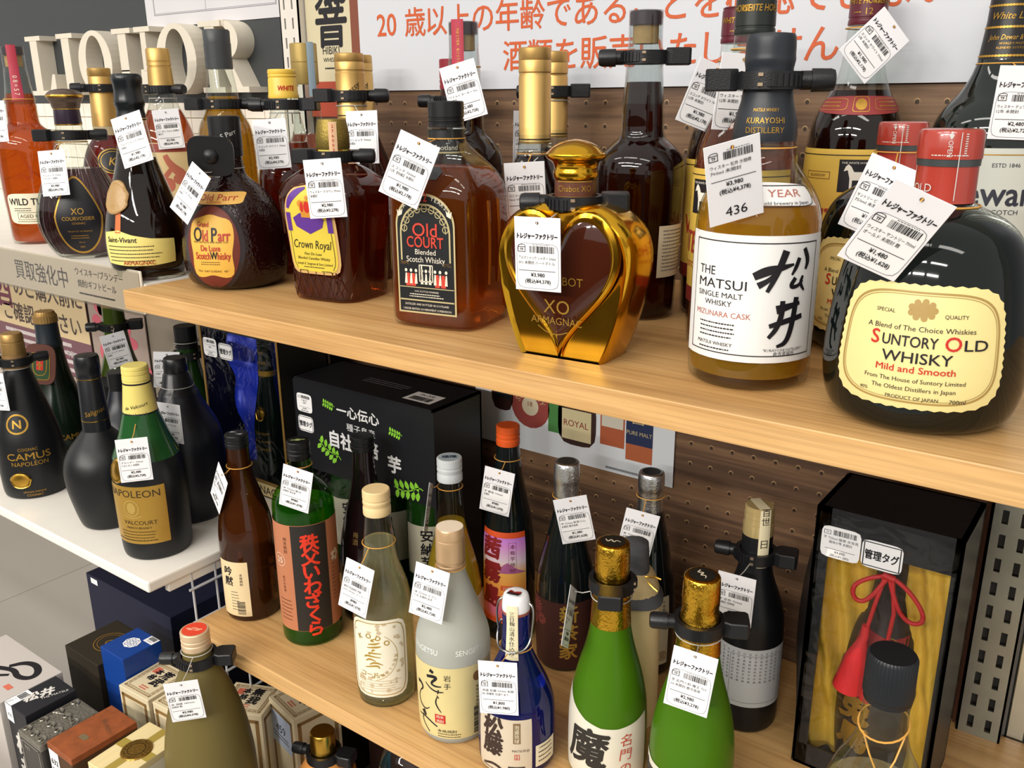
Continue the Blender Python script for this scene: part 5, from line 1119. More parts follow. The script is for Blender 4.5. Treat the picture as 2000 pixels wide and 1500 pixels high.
# clear bottle with black cap
b, B = simple('spirit_bottle', 'clear bottle with ribbed black screw cap in front of the tassel gift box', 793, 50, 10, [(0, 36, 1), (3, 39), (120, 38), (150, 34.5), (168, 29), (181, 22), (192, 17.5), (204, 15.6), (227, 14.8, 1)], CLEAR, 150, LQ_W, z=ZL, seg=56)
lathe('cap', [(225, 15.2), (229, 15.4), (230, 16.2), (258, 16), (260.5, 14.6), (260.8, .3)], mat('cap_black_rib', '#14181d', .4), b, seg=96, knurl=.35)
mb = MB(); mb.tube(ringpts((0, 0, 206), 16.4, 22, (2, 5)), .7, 5, closed=True); mb.tube([(-12, -10, 202), (-6, -17, 190), (2, -22, 176), (8, -26, 168)], .7, 5); mb.tube([(14, -8, 204), (10, -17, 190), (4, -22, 176)], .7, 5); mb.build('rubber_band', ELAST, b, 60)

# ------------------------------------------------------------------ gift cartons
BOXB = mat('carton_black', '#1b1c20', .35); FILM = thin_glass('window_film', '#f2f3f4', .6, .03, .35)
t = thing('gift_carton', 'black windowed carton with green leaf print and bottles inside', 'box', (-6, 222, ZL), 0)
w_, d_, h_ = 244, 90, 271
MB().box(0, w_, 3, d_, 0, 3).box(0, 3, 0, d_, 0, h_).box(w_-3, w_, 0, d_, 0, h_).box(0, w_, d_-3, d_, 0, h_).box(0, w_, 0, d_, h_-3, h_).box(3, w_-3, 0, 2, h_-125, h_-3).box(3, w_-3, 0, 2, 3, 22).build('shell', BOXB, t)
MB().box(3, w_-3, .4, .9, 22, h_-125).build('window', FILM, t)
fm = frontplane(0)
P = Print(fm, .3); P.t('一心伝心', 17, 118, h_-31, bold=.03, sx=.95, fit=74).t('種子島産', 11, 122, h_-51, fit=50).t('自社栽培', 24, 108, h_-73, bold=.04, fit=86).t('芋', 24, 178, h_-84, bold=.04); P.build('lettering', mat('carton_white', '#dfe0e0', .5), t)
def sprig(cx, cz, s, rot):
    P = Print(fm, .3)
    ca, sa = math.cos(rot), math.sin(rot); X = lambda a, b_: (cx+(a*ca-b_*sa)*s, cz+(a*sa+b_*ca)*s)
    P.stroke([X(-22, 2), X(-10, -2), X(4, 0), X(16, 6), X(22, 3)], 1.3*s)
    for i, a in enumerate((-16, -8, 0, 8, 15)):
        for sg in (-1, 1): P.poly([X(a, 0), X(a-4.6, sg*3.6), X(a-5.4, sg*7.5), X(a-3.4, sg*11.5), X(a-.5, sg*9), X(a+1.4, sg*5)])
    P.build('leaf_print', mat('leaf_green', '#86c93a', .5), t)
sprig(62, h_-92, 1.0, -.5); sprig(200, h_-112, 1.1, .1); sprig(66, h_-28, .5, -.2); sprig(182, h_-42, .5, -.2)
price_sticker_pair(t, fm, 20, h_-34, ('芋 種子島', '未開封'), '¥4,800', '(税込¥5,280)', .85, 4, True)
fmt = plane_map((0, 0, h_), (1, 0, 0), (0, 1, 0), (0, 0, 1)); P = Print(fmt, .2); P.fine(90, 50, 170, 3, 6, 2, 3); P.build('top_print', INKG, t)
P = Print(fmt, .2); P.rect(182, 14, 226, 44); P.build('top_sticker', STK, t); P = Print(fmt, .4); P.t('IN-300', 8, 204, 37).bars(188, 18, 220, 30, 8); P.build('top_sticker_print', INK, t)
for i, (bx, dk) in enumerate(((52, '#23551c'), (122, '#1d4a1a'), (192, '#2c6420'))):
    bb = thing('boxed_bottle', ['green bottle inside the leaf carton, beside its price stickers', 'green bottle in the middle of the leaf carton', 'green bottle inside the leaf carton, below the large sprig'][i], 'bottle', (-6+bx, 222+48, ZL+3.5), 30, 'bottles in the leaf carton')
    B = Body([(0, 30, 1), (3, 33), (110, 33), (135, 29), (160, 20), (190, 14), (240, 12.5, 1)], seg=32); B.make('glass', glass('boxed_green%d' % i, dk, .05, .5), bb); cap(bb, 238, 252, 13.5, BLK)
    f = B.wrap(0, 60); patch('label', f, 'rect', 62, 70, 0, 66, CREAM, bb, .4); P = Print(f, .65); P.vt('安納芋', 18, 0, 88, bold=.03); P.build('label_print', INK, bb)
# tassel box
t = thing('gift_carton', 'black carton lined with gold satin holding a bottle with red tassels', 'box', (684, 226, ZL), 0)
w_, d_, h_ = 119, 88, 272
MB().box(0, w_, 0, d_, 0, 3).box(0, w_, d_-3, d_, 0, h_).box(0, w_, 0, d_, h_-3, h_).box(0, w_, 0, 2, h_-34, h_-3).box(0, 4, 0, d_, 0, h_).box(w_-4, w_, 0, d_, 0, h_).box(0, 12, 0, 2, 0, h_).box(w_-7, w_, 0, 2, 0, h_).box(0, w_, 0, 2, 0, 24).build('shell', BOXB, t)
v = []; n = 14
for i in range(n+1):
    z = h_*i/n; v += [(-1, -1, z), (-1-16*math.sin(math.pi*i/n), 30, z), (-1, d_, z)]
f_ = []
for i in range(n): f_ += [(3*i, 3*i+1, 3*i+4, 3*i+3), (3*i+1, 3*i+2, 3*i+5, 3*i+4)]
mk('bulged_side', v, f_, BOXB, t, 60)
bpy_film = Print(lambda u, z, o: (u, -1.2-1.6*math.sin(u*.09)*math.sin(z*.05)-o, z), .2)
for i in range(11):
    for j in range(22): u0, z0 = 2+i*10.4, 4+j*12; bpy_film.rect(u0, z0, u0+10.4, z0+12)
o = bpy_film.build('film_wrap', FILM, t); o.data.shade_smooth()
SATIN = mat('gold_satin', '#d9b040', .3, .15, noise=.12, nscale=14, stretch=(1, 1, .4))
v = []; f_ = []; NX, NZ = 40, 20
for j in range(NZ+1):
    z = 6+(h_-16)*j/NZ
    for i in range(NX+1):
        u = 6+(w_-12)*i/NX; c = (u-w_/2)/(w_/2); v.append((u, 14+30*(1-abs(c)**1.5)+5*math.sin(u*.35+z*.05)+3*math.sin(z*.12+u*.1), z))
for j in range(NZ):
    for i in range(NX): a = j*(NX+1)+i; f_.append((a, a+1, a+NX+2, a+NX+1))
mk('satin_lining', v, f_, SATIN, t, 180)
price_sticker_pair(t, frontplane(0), 22, h_-32, ('芋 720ml 薩摩 赤兎馬', '極味の雫 未開封'), '¥4,800', '(税込¥5,280)', 1.0, 6)
b = thing('boxed_bottle', 'dark jar shaped bottle with gold writing and red tassels in the satin box', 'bottle', (684+60, 226+44, ZL+4), 5)
B = Body([(0, 28, 1), (4, 34), (60, 37), (110, 35), (140, 28), (170, 17), (215, 13), (235, 13), (238, .5)], it=1, seg=44); B.make('jar', mat('jar_brown', '#2b211f', .35), b)
f = B.front(0); P = Print(f, .5); P.vt('赤兎馬', 30, -14, 100, pitch=1, bold=.06, shear=.1, res=2); P.build('gold_writing', GOLDP, b)
P = Print(f, .5); P.poly([(-24, 128), (14, 120), (24, 150), (6, 146), (-18, 152)]); P.build('red_cloth', mat('cloth_red', '#8f2424', .7), b)
P = Print(f, .8); P.ring(8, 143, 10, 10, .7).t('井', 6, 8, 143); P.build('cloth_mark', GOLDP, b)
CORD = mat('cord_red', '#b31f22', .6, noise=.4, nscale=700); TAS = mat('tassel_red', '#c4262a', .65, noise=.25, nscale=300, stretch=(1, 1, .05))
mb = MB(); Y = -34
mb.tube(sm3([(0, Y, 214), (-16, Y-2, 208), (-28, Y-3, 198), (-27, Y-3, 186), (-19, Y-3, 183), (-11, Y-3, 192), (-4, Y-2, 206), (0, Y, 213)]), 2.1, 8); mb.tube(sm3([(0, Y, 214), (16, Y-2, 206), (30, Y-3, 190), (32, Y-3, 178), (22, Y-3, 174), (12, Y-3, 182), (5, Y-2, 198), (0, Y, 213)]), 2.1, 8)
mb.tube([(-3, Y-1, 213), (-8, Y-3, 185), (-12, Y-4, 160)], 1.9, 8); mb.tube([(3, Y-1, 213), (8, Y-3, 180), (6, Y-4, 152)], 1.9, 8); mb.tube([(-5, Y-2, 214), (5, Y-2, 212)], 3.2, 8); mb.build('knotted_cord', CORD, b, 60)
for (tx, tz, ln, fl_) in ((-13, 160, 66, 14), (5, 150, 62, 9)):
    mb = MB(); mb.tube([(tx, Y-4, tz+2), (tx, Y-4, tz-9), (tx-1, Y-4, tz-12), (tx-5, Y-3, tz-ln*.5), (tx-9, Y-2, tz-ln)], [3.4, 3.6, 3.8, fl_*.7, fl_], 16).build('tassel', TAS, b, 50)
# blue satin cognac box on the white shelf
t = thing('gift_carton', 'gold edged display box with blue satin on the lower white shelf', 'box', (-206, 226, -350), 0)
w_, d_, h_ = 170, 86, 238
MB().box(0, w_, 0, d_, 0, 3).box(0, w_, d_-3, d_, 0, h_).box(0, w_, 0, d_, h_-3, h_).box(0, 3, 0, d_, 0, h_).box(w_-3, w_, 0, d_, 0, h_).box(0, w_, 0, 2, 0, 26).build('shell', mat('carton_dark', '#23221f', .4), t)
MB().box(0, 4, -.8, 1, 0, h_).box(w_-4, w_, -.8, 1, 0, h_).box(0, w_, -.8, 1, 22, 26).build('gold_edge', mat('edge_gold', '#b08a4a', .35, .6), t)
Print(frontplane(0), .4).rect(4, 2, w_-4, 21).build('name_band', mat('band_cream', '#cdb987', .5), t); P = Print(frontplane(0), .7); P.t('COGNAC', 17, w_-30, 11.5, al='R'); P.build('band_print', INK, t)
v = []; f_ = []
for j in range(NZ+1):
    z = 28+(h_-34)*j/NZ
    for i in range(NX+1): u = 5+(w_-10)*i/NX; v.append((u, 48+9*math.sin(u*.11+z*.02)+5*math.sin(z*.09+u*.07), z))
for j in range(NZ):
    for i in range(NX): a = j*(NX+1)+i; f_.append((a, a+1, a+NX+2, a+NX+1))
mk('satin_lining', v, f_, mat('blue_satin', '#2a44d8', .3, .1), t, 180)
MB().box(4, w_-4, .1, .5, 26, h_-3).build('window', FILM, t)
price_sticker_pair(t, frontplane(0), 22, h_-30, ('コニャック 700ml', '未開封'), '¥7,800', '(税込¥8,580)', .9, 12)
b = thing('boxed_bottle', 'black cognac bottle with gold seal inside the blue satin box', 'bottle', (-206+104, 226+32, -346), 12)
B = Body([(0, 22, 1), (3, 25), (80, 26), (110, 24), (140, 18), (165, 13), (230, 11.5, 1)], seg=40); B.make('glass', G_BLKG, b); f = B.front(0)
seal3d('gold_seal', f, 0, 118, 17, 21, GOLD, b); lathe('neck_gold', [(158, 13.8), (178, 13.2)], GOLDP, b); P = Print(B.wrap(0, 190), .5); P.t('BRAS', 6, 0, 190).t('Bras', 5, 0, 205, shear=.3); P.build('neck_print', GOLDP, b)
P = Print(f, .5); P.t('Bras Arme', 6, 0, 78, shear=.3).t('COGNAC', 6, 0, 66).t('Napoleon', 6, 0, 90, shear=.3); P.build('label_print', GOLDP, b)
lathe('cap', [(229, 12.4), (231, 12.4), (231.2, .3)], GOLD, b)
# ================================================================== lower white shelf: dark cognacs
ZW = -350
b, B = simple('cognac_bottle', 'matte black cognac bottle with gold lettering and gold cap', -392, 52, 46, [(0, 40, 1), (3, 43.5), (42, 45), (82, 43.5), (105, 38), (122, 33), (152, 26), (175, 19), (190, 16, 1)], MATT, z=ZW)
lathe('capsule', [(186, 17.5), (190, 17), (205, 16)], mat('capsule_tan', '#8f7048', .45, .3), b); lathe('cap', [(205, 15.4), (207, 15.8), (222, 15.2), (222.5, 14.6), (224, 14.6), (224.5, 15.2), (232, 14.8), (235, 13), (235.1, .3)], mat('cap_oldgold', '#a88650', .4, .6), b)
f = B.wrap(14, 60); P = Print(f, .5); P.t('COGNAC', 6, 0, 76).t('CAMUS', 14, 0, 66, fit=58, bold=.02).t('NAPOLÉON', 9, 0, 55, fit=48); P.build('gilt_name', GOLDP, b); P = Print(f, .5); P.t('GRANDE MARQUE', 3.4, 0, 12, fit=30).t('COGNAC', 5, 0, 7); P.build('gilt_foot', GOLDP, b)
seal3d('gold_seal', B.wrap(-6, 30), 0, 30, 28, 24, GOLD, b)
P = Print(B.wrap(0, 118), .5); P.ring(0, 112, 28, 28, 2.5).t('N', 16, 0, 112, bold=.03); P.build('crest', GOLDP, b)
bottle_lock('black lock on the matte black bottle with gold lettering', -392, 52, ZW+196, 18, 72, flip=1)
b, B = simple('cognac_bottle', 'green and black cognac bottle with a brown leather fob on its neck', -490, 150, 50, [(0, 40, 1), (3, 45), (40, 47), (83, 39), (118, 28), (137, 23.5), (165, 19.5), (182, 18.3, 1)], mat('glass_green_black', '#122016', .2), z=ZW)
lathe('capsule', [(180, 18.8), (186, 18.6), (190, 17.4), (218, 16.4)], mat('capsule_navy_ribbed', '#1e2730', .4), b, seg=48); lathe('cap', [(218, 17.4), (228, 17), (229, 16), (235, 13), (236, .3)], mat('cap_oldgold', '#a88650', .4), b, seg=56, knurl=.5)
f = B.wrap(0, 130)
t = thing('leather_fob', 'brown leather fob with green crest hanging on the green cognac bottle', 'fob', (-462, 118, -188), eul=(-.1, .12, .7))
MB().prism(outline('soft', 46, 62, 36), -1.6, 1.6).build('leather', mat('leather', '#5c3024', .6, noise=.15, nscale=80), t, 40); fm = frontplane(-1.6)
Print(fm, .3).blob(0, -3, 30, 42, 'round').build('crest_field', mat('fob_green', '#22421f', .5), t); P = Print(fm, .5); P.t('CAMUS', 6, 0, 13, fit=22, bold=.03).stroke([(-10, 8), (-10, -10), (-5, -17), (5, -17), (10, -10), (10, 8)], 1.2).ring(0, -3, 30, 42, 1, 'round'); P.build('crest_print', GOLDP, t)
P = Print(fm, .55); P.rect(-5, -9, 5, 7); P.build('crest_red', RED, t); P = Print(fm, .7); P.rect(-1, -8, 1, 6).rect(-4, -2, 4, 0); P.build('crest_cross', GOLDP, t)
P = Print(B.wrap(30, 60), .5); P.t('CAMUS', 12, 0, 42, bold=.03); P.build('glass_print', GOLDP, b)
b, B = simple('cognac_bottle', 'matte black bottle with long black capsule and thin gold rings', -205, 56, 46, [(0, 32, 1), (3, 36), (27, 42), (64, 49), (90, 47), (108, 38), (122, 26), (132, 18, 1)], MATT, z=ZW)
CB = mat('capsule_black', '#17191d', .3); lathe('capsule', [(128, 18.4), (132, 17.6), (203, 15), (204, 14.6), (213, 15.2), (214, 15.6), (228, 15.4), (232, 14), (233.2, .3)], CB, b)
for zz, rr in ((146, 17.4), (202, 15.4)): lathe('gold_ring', [(zz, rr), (zz+1, rr)], GOLD, b)
P = Print(Body([(130, 18), (205, 15.4)], it=0).wrap(20, 160), .3); P.t('Salignac', 9, 0, 160, rot=15, shear=.3); P.build('signature', GOLDP, b)
b, B = simple('cognac_bottle', 'round black cognac bottle with faint gold signature between the black bottles', -285, 140, 40, [(0, 38, 1), (3, 42), (40, 47), (80, 46), (105, 38), (125, 22), (150, 15, 1)], MATTB, z=ZW); cap(b, 148, 176, 15, BLK)
P = Print(B.wrap(10, 50), .5); P.t('de Luze', 10, 0, 50, shear=.3); P.build('signature', GOLDP, b)
b, B = simple('brandy_bottle', 'dark green brandy bottle with yellow capsule and gold paper label', -84, 50, 32, [(0, 38, 1), (3, 41.5), (47, 43), (103, 43.4), (125, 39.5), (142, 33.5), (157, 28), (184, 20), (205, 17, 1)], MATT, z=ZW)
lathe('green_neck', [(128, 39.4), (142, 33.9), (157, 28.4), (184, 20.4), (206, 17.2)], glass('neck_green', '#23562a', .12, .2), b)
YC = mat('capsule_lemon', '#dccb72', .35); lathe('capsule', [(180, 20.8), (184, 20.4), (214, 16.6), (222, 16), (222.4, 15.4), (223.4, 15.4), (223.8, 16.2), (229, 15.8), (229.4, 15.2), (231, 15.2), (231.4, 15.9), (235, 15.7), (235.4, 15.1), (236.6, 15.1), (237, 15.7), (240, 15.4), (241, 14.2), (241.1, .3)], YC, b, seg=44)
lathe('capsule_line', [(219, 16.4), (221, 16.3)], INK, b); P = Print(Body([(180, 20.6), (220, 16.4)], it=0).wrap(14, 195), .4); P.t('de Valcourt', 6, 0, 194, rot=12, shear=.3); P.build('signature', INK, b)
f = B.wrap(-8, 50); patch('label', f, 'rect', 84, 76, 0, 62, mat('gold_paper', '#b48f3e', .35, .5), b, .4, K=8, n=96); P = Print(f, .65); P.t('NAPOLEON', 13, 0, 91, fit=72).build('label_title', mat('ink_darkbrown', '#352512', .5), b); P = Print(f, .65); P.t('VALCOURT', 7.5, 8, 53, fit=42).t('FRENCH BRANDY', 4, 6, 46).fine(-20, 40, 30, 3, 4, 1, 3); P.build('label_print', MATS['ink_darkbrown'], b); Print(f, .65).fine(-30, 28, 34, 1, 4, 1.4, 5).build('label_footer', MATS['ink_darkbrown'], b)
P = Print(f, .62); P.ring(0, 72, 20, 22, 1.4).blob(0, 72, 11, 15).stroke([(-12, 62), (0, 58), (12, 62)], 1.4); P.build('label_emblem', mat('emblem_gold', '#d0b162', .3, .6), b)
seal3d('gold_seal', B.wrap(-30, 118), 0, 118, 24, 30, GOLD, b)
b, B = simple('cognac_bottle', 'round matte black cognac bottle behind the gold paper label bottle', -134, 136, 36, [(0, 38, 1), (3, 44), (54, 50), (106, 51), (125, 47), (142, 40), (162, 29), (178, 23, 1)], MATTB, z=ZW)
lathe('capsule', [(174, 26), (178, 24), (182, 20.6), (200, 17), (203, 14.8), (204, 15.2), (220, 14.8), (222, 13.6), (222.6, .3)], CB, b)
b, B = simple('cognac_bottle', 'olive green bottle with a black lock in front of the flower picture', -421, 222, 50, [(0, 40, 1), (3, 44), (100, 44), (130, 32), (160, 22), (195, 17.5), (240, 15.5, 1)], mat('glass_olive', '#3a4a16', .15), z=ZW)
lathe('label', [(.5, 44.6), (120, 44.6), (132, 32.4)], BLK, b); lathe('capsule', [(238, 16), (262, 15.5), (262.1, .3)], mat('cap_oldgold', '#a88650', .4), b); bottle_lock('black lock on the olive green bottle', -421, 222, ZW+207, 17.5, 54, flip=-1)
for (lb, x_, y_, rz_, lk) in (('green bottle with a dark lock in front of the display box', -262, 240, 46, 'black lock facing out on the green bottle before the display box'), ('green bottle with gold label next to the display box', -252, 326, 46, 'black lock on the green bottle behind the display box edge')):
    b, B = simple('cognac_bottle', lb, x_, y_, rz_, [(0, 36, 1), (3, 40), (90, 40), (125, 28), (160, 17), (195, 15, 1)], mat('glass_darkgreen', '#17300f', .15), z=ZW); lathe('label', [(10, 40.6), (88, 40.6)], mat('gold_dull', '#8d7434', .4, .4), b); cap(b, 193, 226, 16, BLK); bottle_lock(lk, x_, y_, ZW+182, 15.8, 100 if y_ < 250 else 20, flip=1)
# wire grid end panel
t = thing('wire_grid', 'white wire grid panel hanging under the white shelf', 'wire grid', (-14, 0, 0)); WR = mat('wire_white', '#b9bcc0', .4)
for i in range(8): MB().tube([(0, 46+i*34, -364), (0, 46+i*34, -640)], 1.6, 6).build('wire', WR, t, 60)
for i in range(6): MB().tube([(2, 40, -386-i*46), (2, 300, -386-i*46)], 1.8, 6).build('wire', WR, t, 60)
# ================================================================== cartons standing on the floor
ZT = -560
def carton(label, x0, x1, y0, y1, z1, side, top=None, rz=0, name='carton', r=.8):
    t = thing(name, label, 'box', ((x0+x1)/2, (y0+y1)/2, FLOOR), rz); w2, d2, h2_ = (x1-x0)/2, (y1-y0)/2, z1-FLOOR
    bevelbox('body', -w2, w2, -d2, d2, 0, h2_-(1 if top else 0), side, t, r)
    if top: bevelbox('lid', -w2-.2, w2+.2, -d2-.2, d2+.2, h2_-9, h2_, top, t, r)
    return t, plane_map((0, 0, h2_), (1, 0, 0), (0, 1, 0), (0, 0, 1)), frontplane(-d2-.2, 0, h2_), plane_map((w2+.2, 0, h2_), (0, 1, 0), (0, 0, 1), (1, 0, 0)), w2, d2
CR = mat('carton_cream', '#d8c9a6', .6, noise=.05, nscale=30); BRN = mat('carton_brown', '#8a6a3c', .6); STR = mat('stamp_salmon', '#cf6a52', .6)
def gen_box(label, x0, x1, y0, y1, z1, rz, chars):
    t, ft, ff, fr, w2, d2 = carton(label, x0, x1, y0, y1, z1, CR, None, rz)
    P = Print(ft, .25); a, c = w2-5, d2-5; P.frame(-a, -c, a, c, .7).frame(-a+4, -c+4, a-4, c-4, .7)
    for k in range(9):
        for sg in (-1, 1): u = -a+2+k*(2*a-4)/8; P.ring(u, sg*(c-2), 5, 2.6, .5, n=10); v_ = -c+2+k*(2*c-4)/8; P.ring(sg*(a-2), v_, 2.6, 5, .5, n=10)
    for fp, wd in ((ff, w2), (fr, d2)):
        Q = Print(fp, .25); Q.frame(-wd+5, -150, wd-5, -8, 5); Q.build('side_frame', BRN, t)
    P.build('top_frame', BRN, t)
    P = Print(ft, .35); P.vt(chars, 17, 8, 14, pitch=1, bold=.05, shear=.15).vt('本格', 12, -8, 14, bold=.05, shear=.15); P.build('brush_writing', INK, t)
    P = Print(ft, .35); P.rect(-w2+12, d2-24, -w2+22, d2-12).fine(-6, -d2+16, 10, 2, 4, 2, 3); P.build('red_stamp', STR, t)
    return t, ff
gen_box('cream carton with brown scroll border beside the blue carton', -153, -90, 5, 72, ZT, 3, '荒武')
gen_box('cream scroll border carton between its twin and the olive frosted bottle', -84, -22, 11, 72, ZT, 4, '厳選')
gen_box('cream carton turned aside behind the tall olive frosted bottle', -28, 40, 64, 124, ZT-8, 24, '無我')
t, ff = gen_box('cream carton with a numbered blue sticker under the oak shelf', 40, 106, 98, 166, ZT, -12, '厳本')
P = Print(ff, .4); P.rect(-30, -62, 24, -12); P.build('number_sticker', mat('sticker_blue', '#b9c6dc', .5), t); P = Print(ff, .6); P.t('459', 17, -4, -34).fine(-26, -46, 18, 2, 5, 1.5, 3); P.build('sticker_print', INK, t)
t, ft, ff, fr, w2, d2 = carton('glossy blue carton with white medallion on top', -211, -155, 16, 74, -530, mat('carton_blue', '#123f8e', .35))
P = Print(ft, .25); P.blob(0, 2, 26, 24, 'oval', 8); P.build('medallion', STK, t); P = Print(ft, .4); P.ring(0, 2, 8, 7, 1, n=6)
for k in range(6): P.ring(8*math.cos(k*1.047), 2+7*math.sin(k*1.047), 6, 6, .8, n=8)
P.build('medallion_print', MATS['carton_blue'], t); P = Print(ft, .3); P.rect(8, 14, 28, 28); P.build('sticker', STK, t); P = Print(ft, .5); P.bars(11, 20, 25, 27, 4).fine(11, 17, 25, 1, 2, .8, 2); P.build('sticker_print', INK, t)
t, ft, ff, fr, w2, d2 = carton('dark olive carton with faint gold ring print behind the blue carton', -302, -215, 10, 92, ZT, mat('carton_olive_dark', '#2a2318', .5, noise=.3, nscale=14))
P = Print(ft, .25); P.ring(4, 2, 50, 46, 1.2).ring(4, 2, 40, 36, .8).t('G', 20, 4, 2, shear=.2); P.build('ring_print', GOLDP, t)
t, ft, ff, fr, w2, d2 = carton('large navy blue carton standing under the white shelf', -479, -240, 142, 330, ZT, mat('carton_navy', '#0f1430', .55, noise=.1, nscale=8), None, 0)
P = Print(ff, .3); P.rect(-w2+14, -14, -w2+34, -4); P.build('sticker', STK, t)
# front row
t, ft, ff, fr, w2, d2 = carton('white carton with thick black brush knot print', -400, -242, -112, -26, ZT, mat('carton_offwhite', '#bfb8b2', .55))
P = Print(ft, .3); P.stroke([(6, 6), (16, 24), (36, 30), (56, 22), (58, 8), (40, 0), (22, 6), (6, 0), (-14, -10), (-28, -22), (-16, -30), (4, -22), (26, -4)], [7, 9, 9, 10, 9, 8, 8, 8, 9, 7, 6, 6, 5]); P.stroke([(-60, -30), (-40, -36), (-10, -38), (20, -40)], [2, 5, 6, 8]); P.build('brush_knot', INK, t)
P = Print(ft, .3); P.rect(46, -22, 60, -14); P.build('red_stamp', STR, t)
t, ft, ff, fr, w2, d2 = carton('black carton with white brush writing and a price sticker', -236, -183, -106, -38, ZT+3, mat('carton_charcoal', '#1d1e24', .45))
P = Print(ft, .3); P.t('松井', 19, -4, 0, bold=.06, rot=70, shear=.2).t('THE MATSUI', 6, 12, 12, rot=70).t('MALT WHISKY', 5, -18, -18, rot=70); P.build('brush_writing', mat('carton_white_ink', '#d8d4ce', .5), t)
P = Print(ff, .3); P.vt('松井', 36, 4, -56, pitch=1, bold=.06, shear=.15, res=2); P.build('front_writing', MATS['carton_white_ink'], t)
P = Print(ft, .3); P.rect(-w2, -d2, -w2+16, -d2+30); P.build('sticker', STK, t); P = Print(ft, .45); P.bars(-w2+2, -d2+14, -w2+14, -d2+26, 6); P.build('sticker_print', INK, t); P = Print(ff, .3); P.rect(-w2, -26, -w2+18, 0); P.build('number_sticker', STK, t); P = Print(ff, .45); P.t('435', 8, -w2+9, -16); P.build('number_print', INK, t)
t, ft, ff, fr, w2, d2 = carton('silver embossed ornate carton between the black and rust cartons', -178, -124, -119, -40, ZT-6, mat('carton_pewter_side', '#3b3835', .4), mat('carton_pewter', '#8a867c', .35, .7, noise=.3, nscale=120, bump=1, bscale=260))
orn = MB(); fz = FLOOR
for k in range(10):
    cx, cy = -20+(k % 3)*18, -32+(k//3)*21; orn.tube([(cx+7*math.cos(a*.8)*(1-a*.09), cy+7*math.sin(a*.8)*(1-a*.09), ZT-6-FLOOR+.6) for a in range(10)], 1.1, 5)
for sg in (-1, 1): orn.tube([(sg*24, -36, ZT-6-FLOOR+.6), (sg*24, 36, ZT-6-FLOOR+.6)], 1.2, 5)
orn.tube([(-24, 4, ZT-6-FLOOR+.6), (0, 14, ZT-6-FLOOR+.6), (24, 4, ZT-6-FLOOR+.6)], 1.2, 5); orn.build('embossed_scrolls', MATS['carton_pewter'], t, 60)
P = Print(ff, .3); P.frame(-22, -150, 22, -10, 1.5).t('999', 9, -8, -18); P.build('front_print', mat('pewter_print', '#a39e94', .4, .5), t)
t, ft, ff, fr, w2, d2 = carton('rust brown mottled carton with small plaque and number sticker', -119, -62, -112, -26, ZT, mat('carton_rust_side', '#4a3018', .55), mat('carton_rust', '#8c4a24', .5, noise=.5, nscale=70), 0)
P = Print(ft, .3); P.blob(2, -12, 14, 8, 'round'); P.build('plaque', mat('plaque', '#8c7c5c', .4, .5), t); P = Print(ft, .3); P.t('BRANDY', 8, 6, 16, rot=-20); P.build('top_print', mat('rust_print', '#6a4a34', .5), t)
P = Print(ff, .3); P.rect(-26, -60, -4, -8); P.build('number_sticker', STK, t); P = Print(ff, .5); P.t('632', 11, -15, -24, bold=.02).fine(-24, -36, -8, 3, 5, 1.4, 3); P.build('sticker_print', INK, t)
t, ft, ff, fr, w2, d2 = carton('cream linen carton with olive ribbon cross and bronze medallion', -46, 14, -100, -14, ZT, CREAM, mat('carton_linen', '#ddca96', .6, noise=.12, nscale=150, stretch=(1, .05, 1)), 4)
P = Print(ft, .25); P.rect(-30, -6, 30, 8).rect(-4, -42, 8, 43); P.build('ribbon_cross', mat('ribbon_olive', '#a08a3e', .45), t)
MB().tube([(2, 1, ZT-FLOOR), (2, 1, ZT-FLOOR+1.6)], [19, 18], 40).build('medallion', mat('bronze', '#9a7634', .35, .8, bump=.8, bscale=300), t, 40)
P = Print(ft, 1.9); P.arc('GRANDE RESERVE', 4.2, 2, 1, 14.5, -120, 100).arc('NATIONS', 4.2, 2, 1, 14.5, 220, 140).ring(2, 1, 22, 22, 1); P.build('medallion_print', mat('bronze_dark', '#4e3a18', .4, .5), t)
P = Print(ff, .3); P.rect(-28, -40, -8, -6); P.build('number_sticker', STK, t); P = Print(ff, .5); P.t('27', 12, -18, -18); P.build('sticker_print', INK, t)
t, ft, ff, fr, w2, d2 = carton('wine red carton with a brass eyelet beside the olive bottle', 18, 55, -146, -74, ZT-10, mat('carton_wine', '#571a26', .5))
P = Print(ft, .3); P.ring(-10, 22, 9, 9, 2); P.build('eyelet', GOLD, t)
t, ft, ff, fr, w2, d2 = carton('dark carton with gold marbled print under the oak shelf', -30, 44, 170, 330, ZT, mat('carton_marble', '#2f2a1c', .5, noise=.6, nscale=40))
t, ft, ff, fr, w2, d2 = carton('brown carton under the oak shelf beside the gold capped bottle', 128, 420, 190, 330, ZT-4, mat('carton_maroon_brown', '#4d3430', .6))
# bottles on the floor
b, B = simple('shochu_bottle', 'large olive frosted bottle with red topped cap standing among the cartons', 85, -20, 30, [(0, 48, 1), (3, 51), (210, 52), (250, 49.5), (290, 43), (325, 33), (350, 22.5), (362, 16.5), (385, 15.2, 1)], G_OLIVE, z=FLOOR, seg=64)
knurled(b, 380, 402, 15.6, mat('cap_champagne', '#d8bd9a', .35, .3), '✿', mat('cap_red', '#d8452e', .4), None, mat('cap_red2', '#e8a080', .4))
bottle_lock('black lock on the large olive frosted bottle', 85, -20, FLOOR+366, 17.4, 40, flip=-1)
b, B = simple('spirit_bottle', 'orange ribbed stoneware bottle with gold cap under the oak shelf', 160, 86, 30, [(0, 36, 1), (3, 39), (100, 40), (150, 38), (176, 32), (192, 23), (200, 17, 1)], mat('stoneware_orange', '#cf8a45', .45), z=FLOOR, seg=72)
b.children[0].name = 'stoneware'; mb = MB()
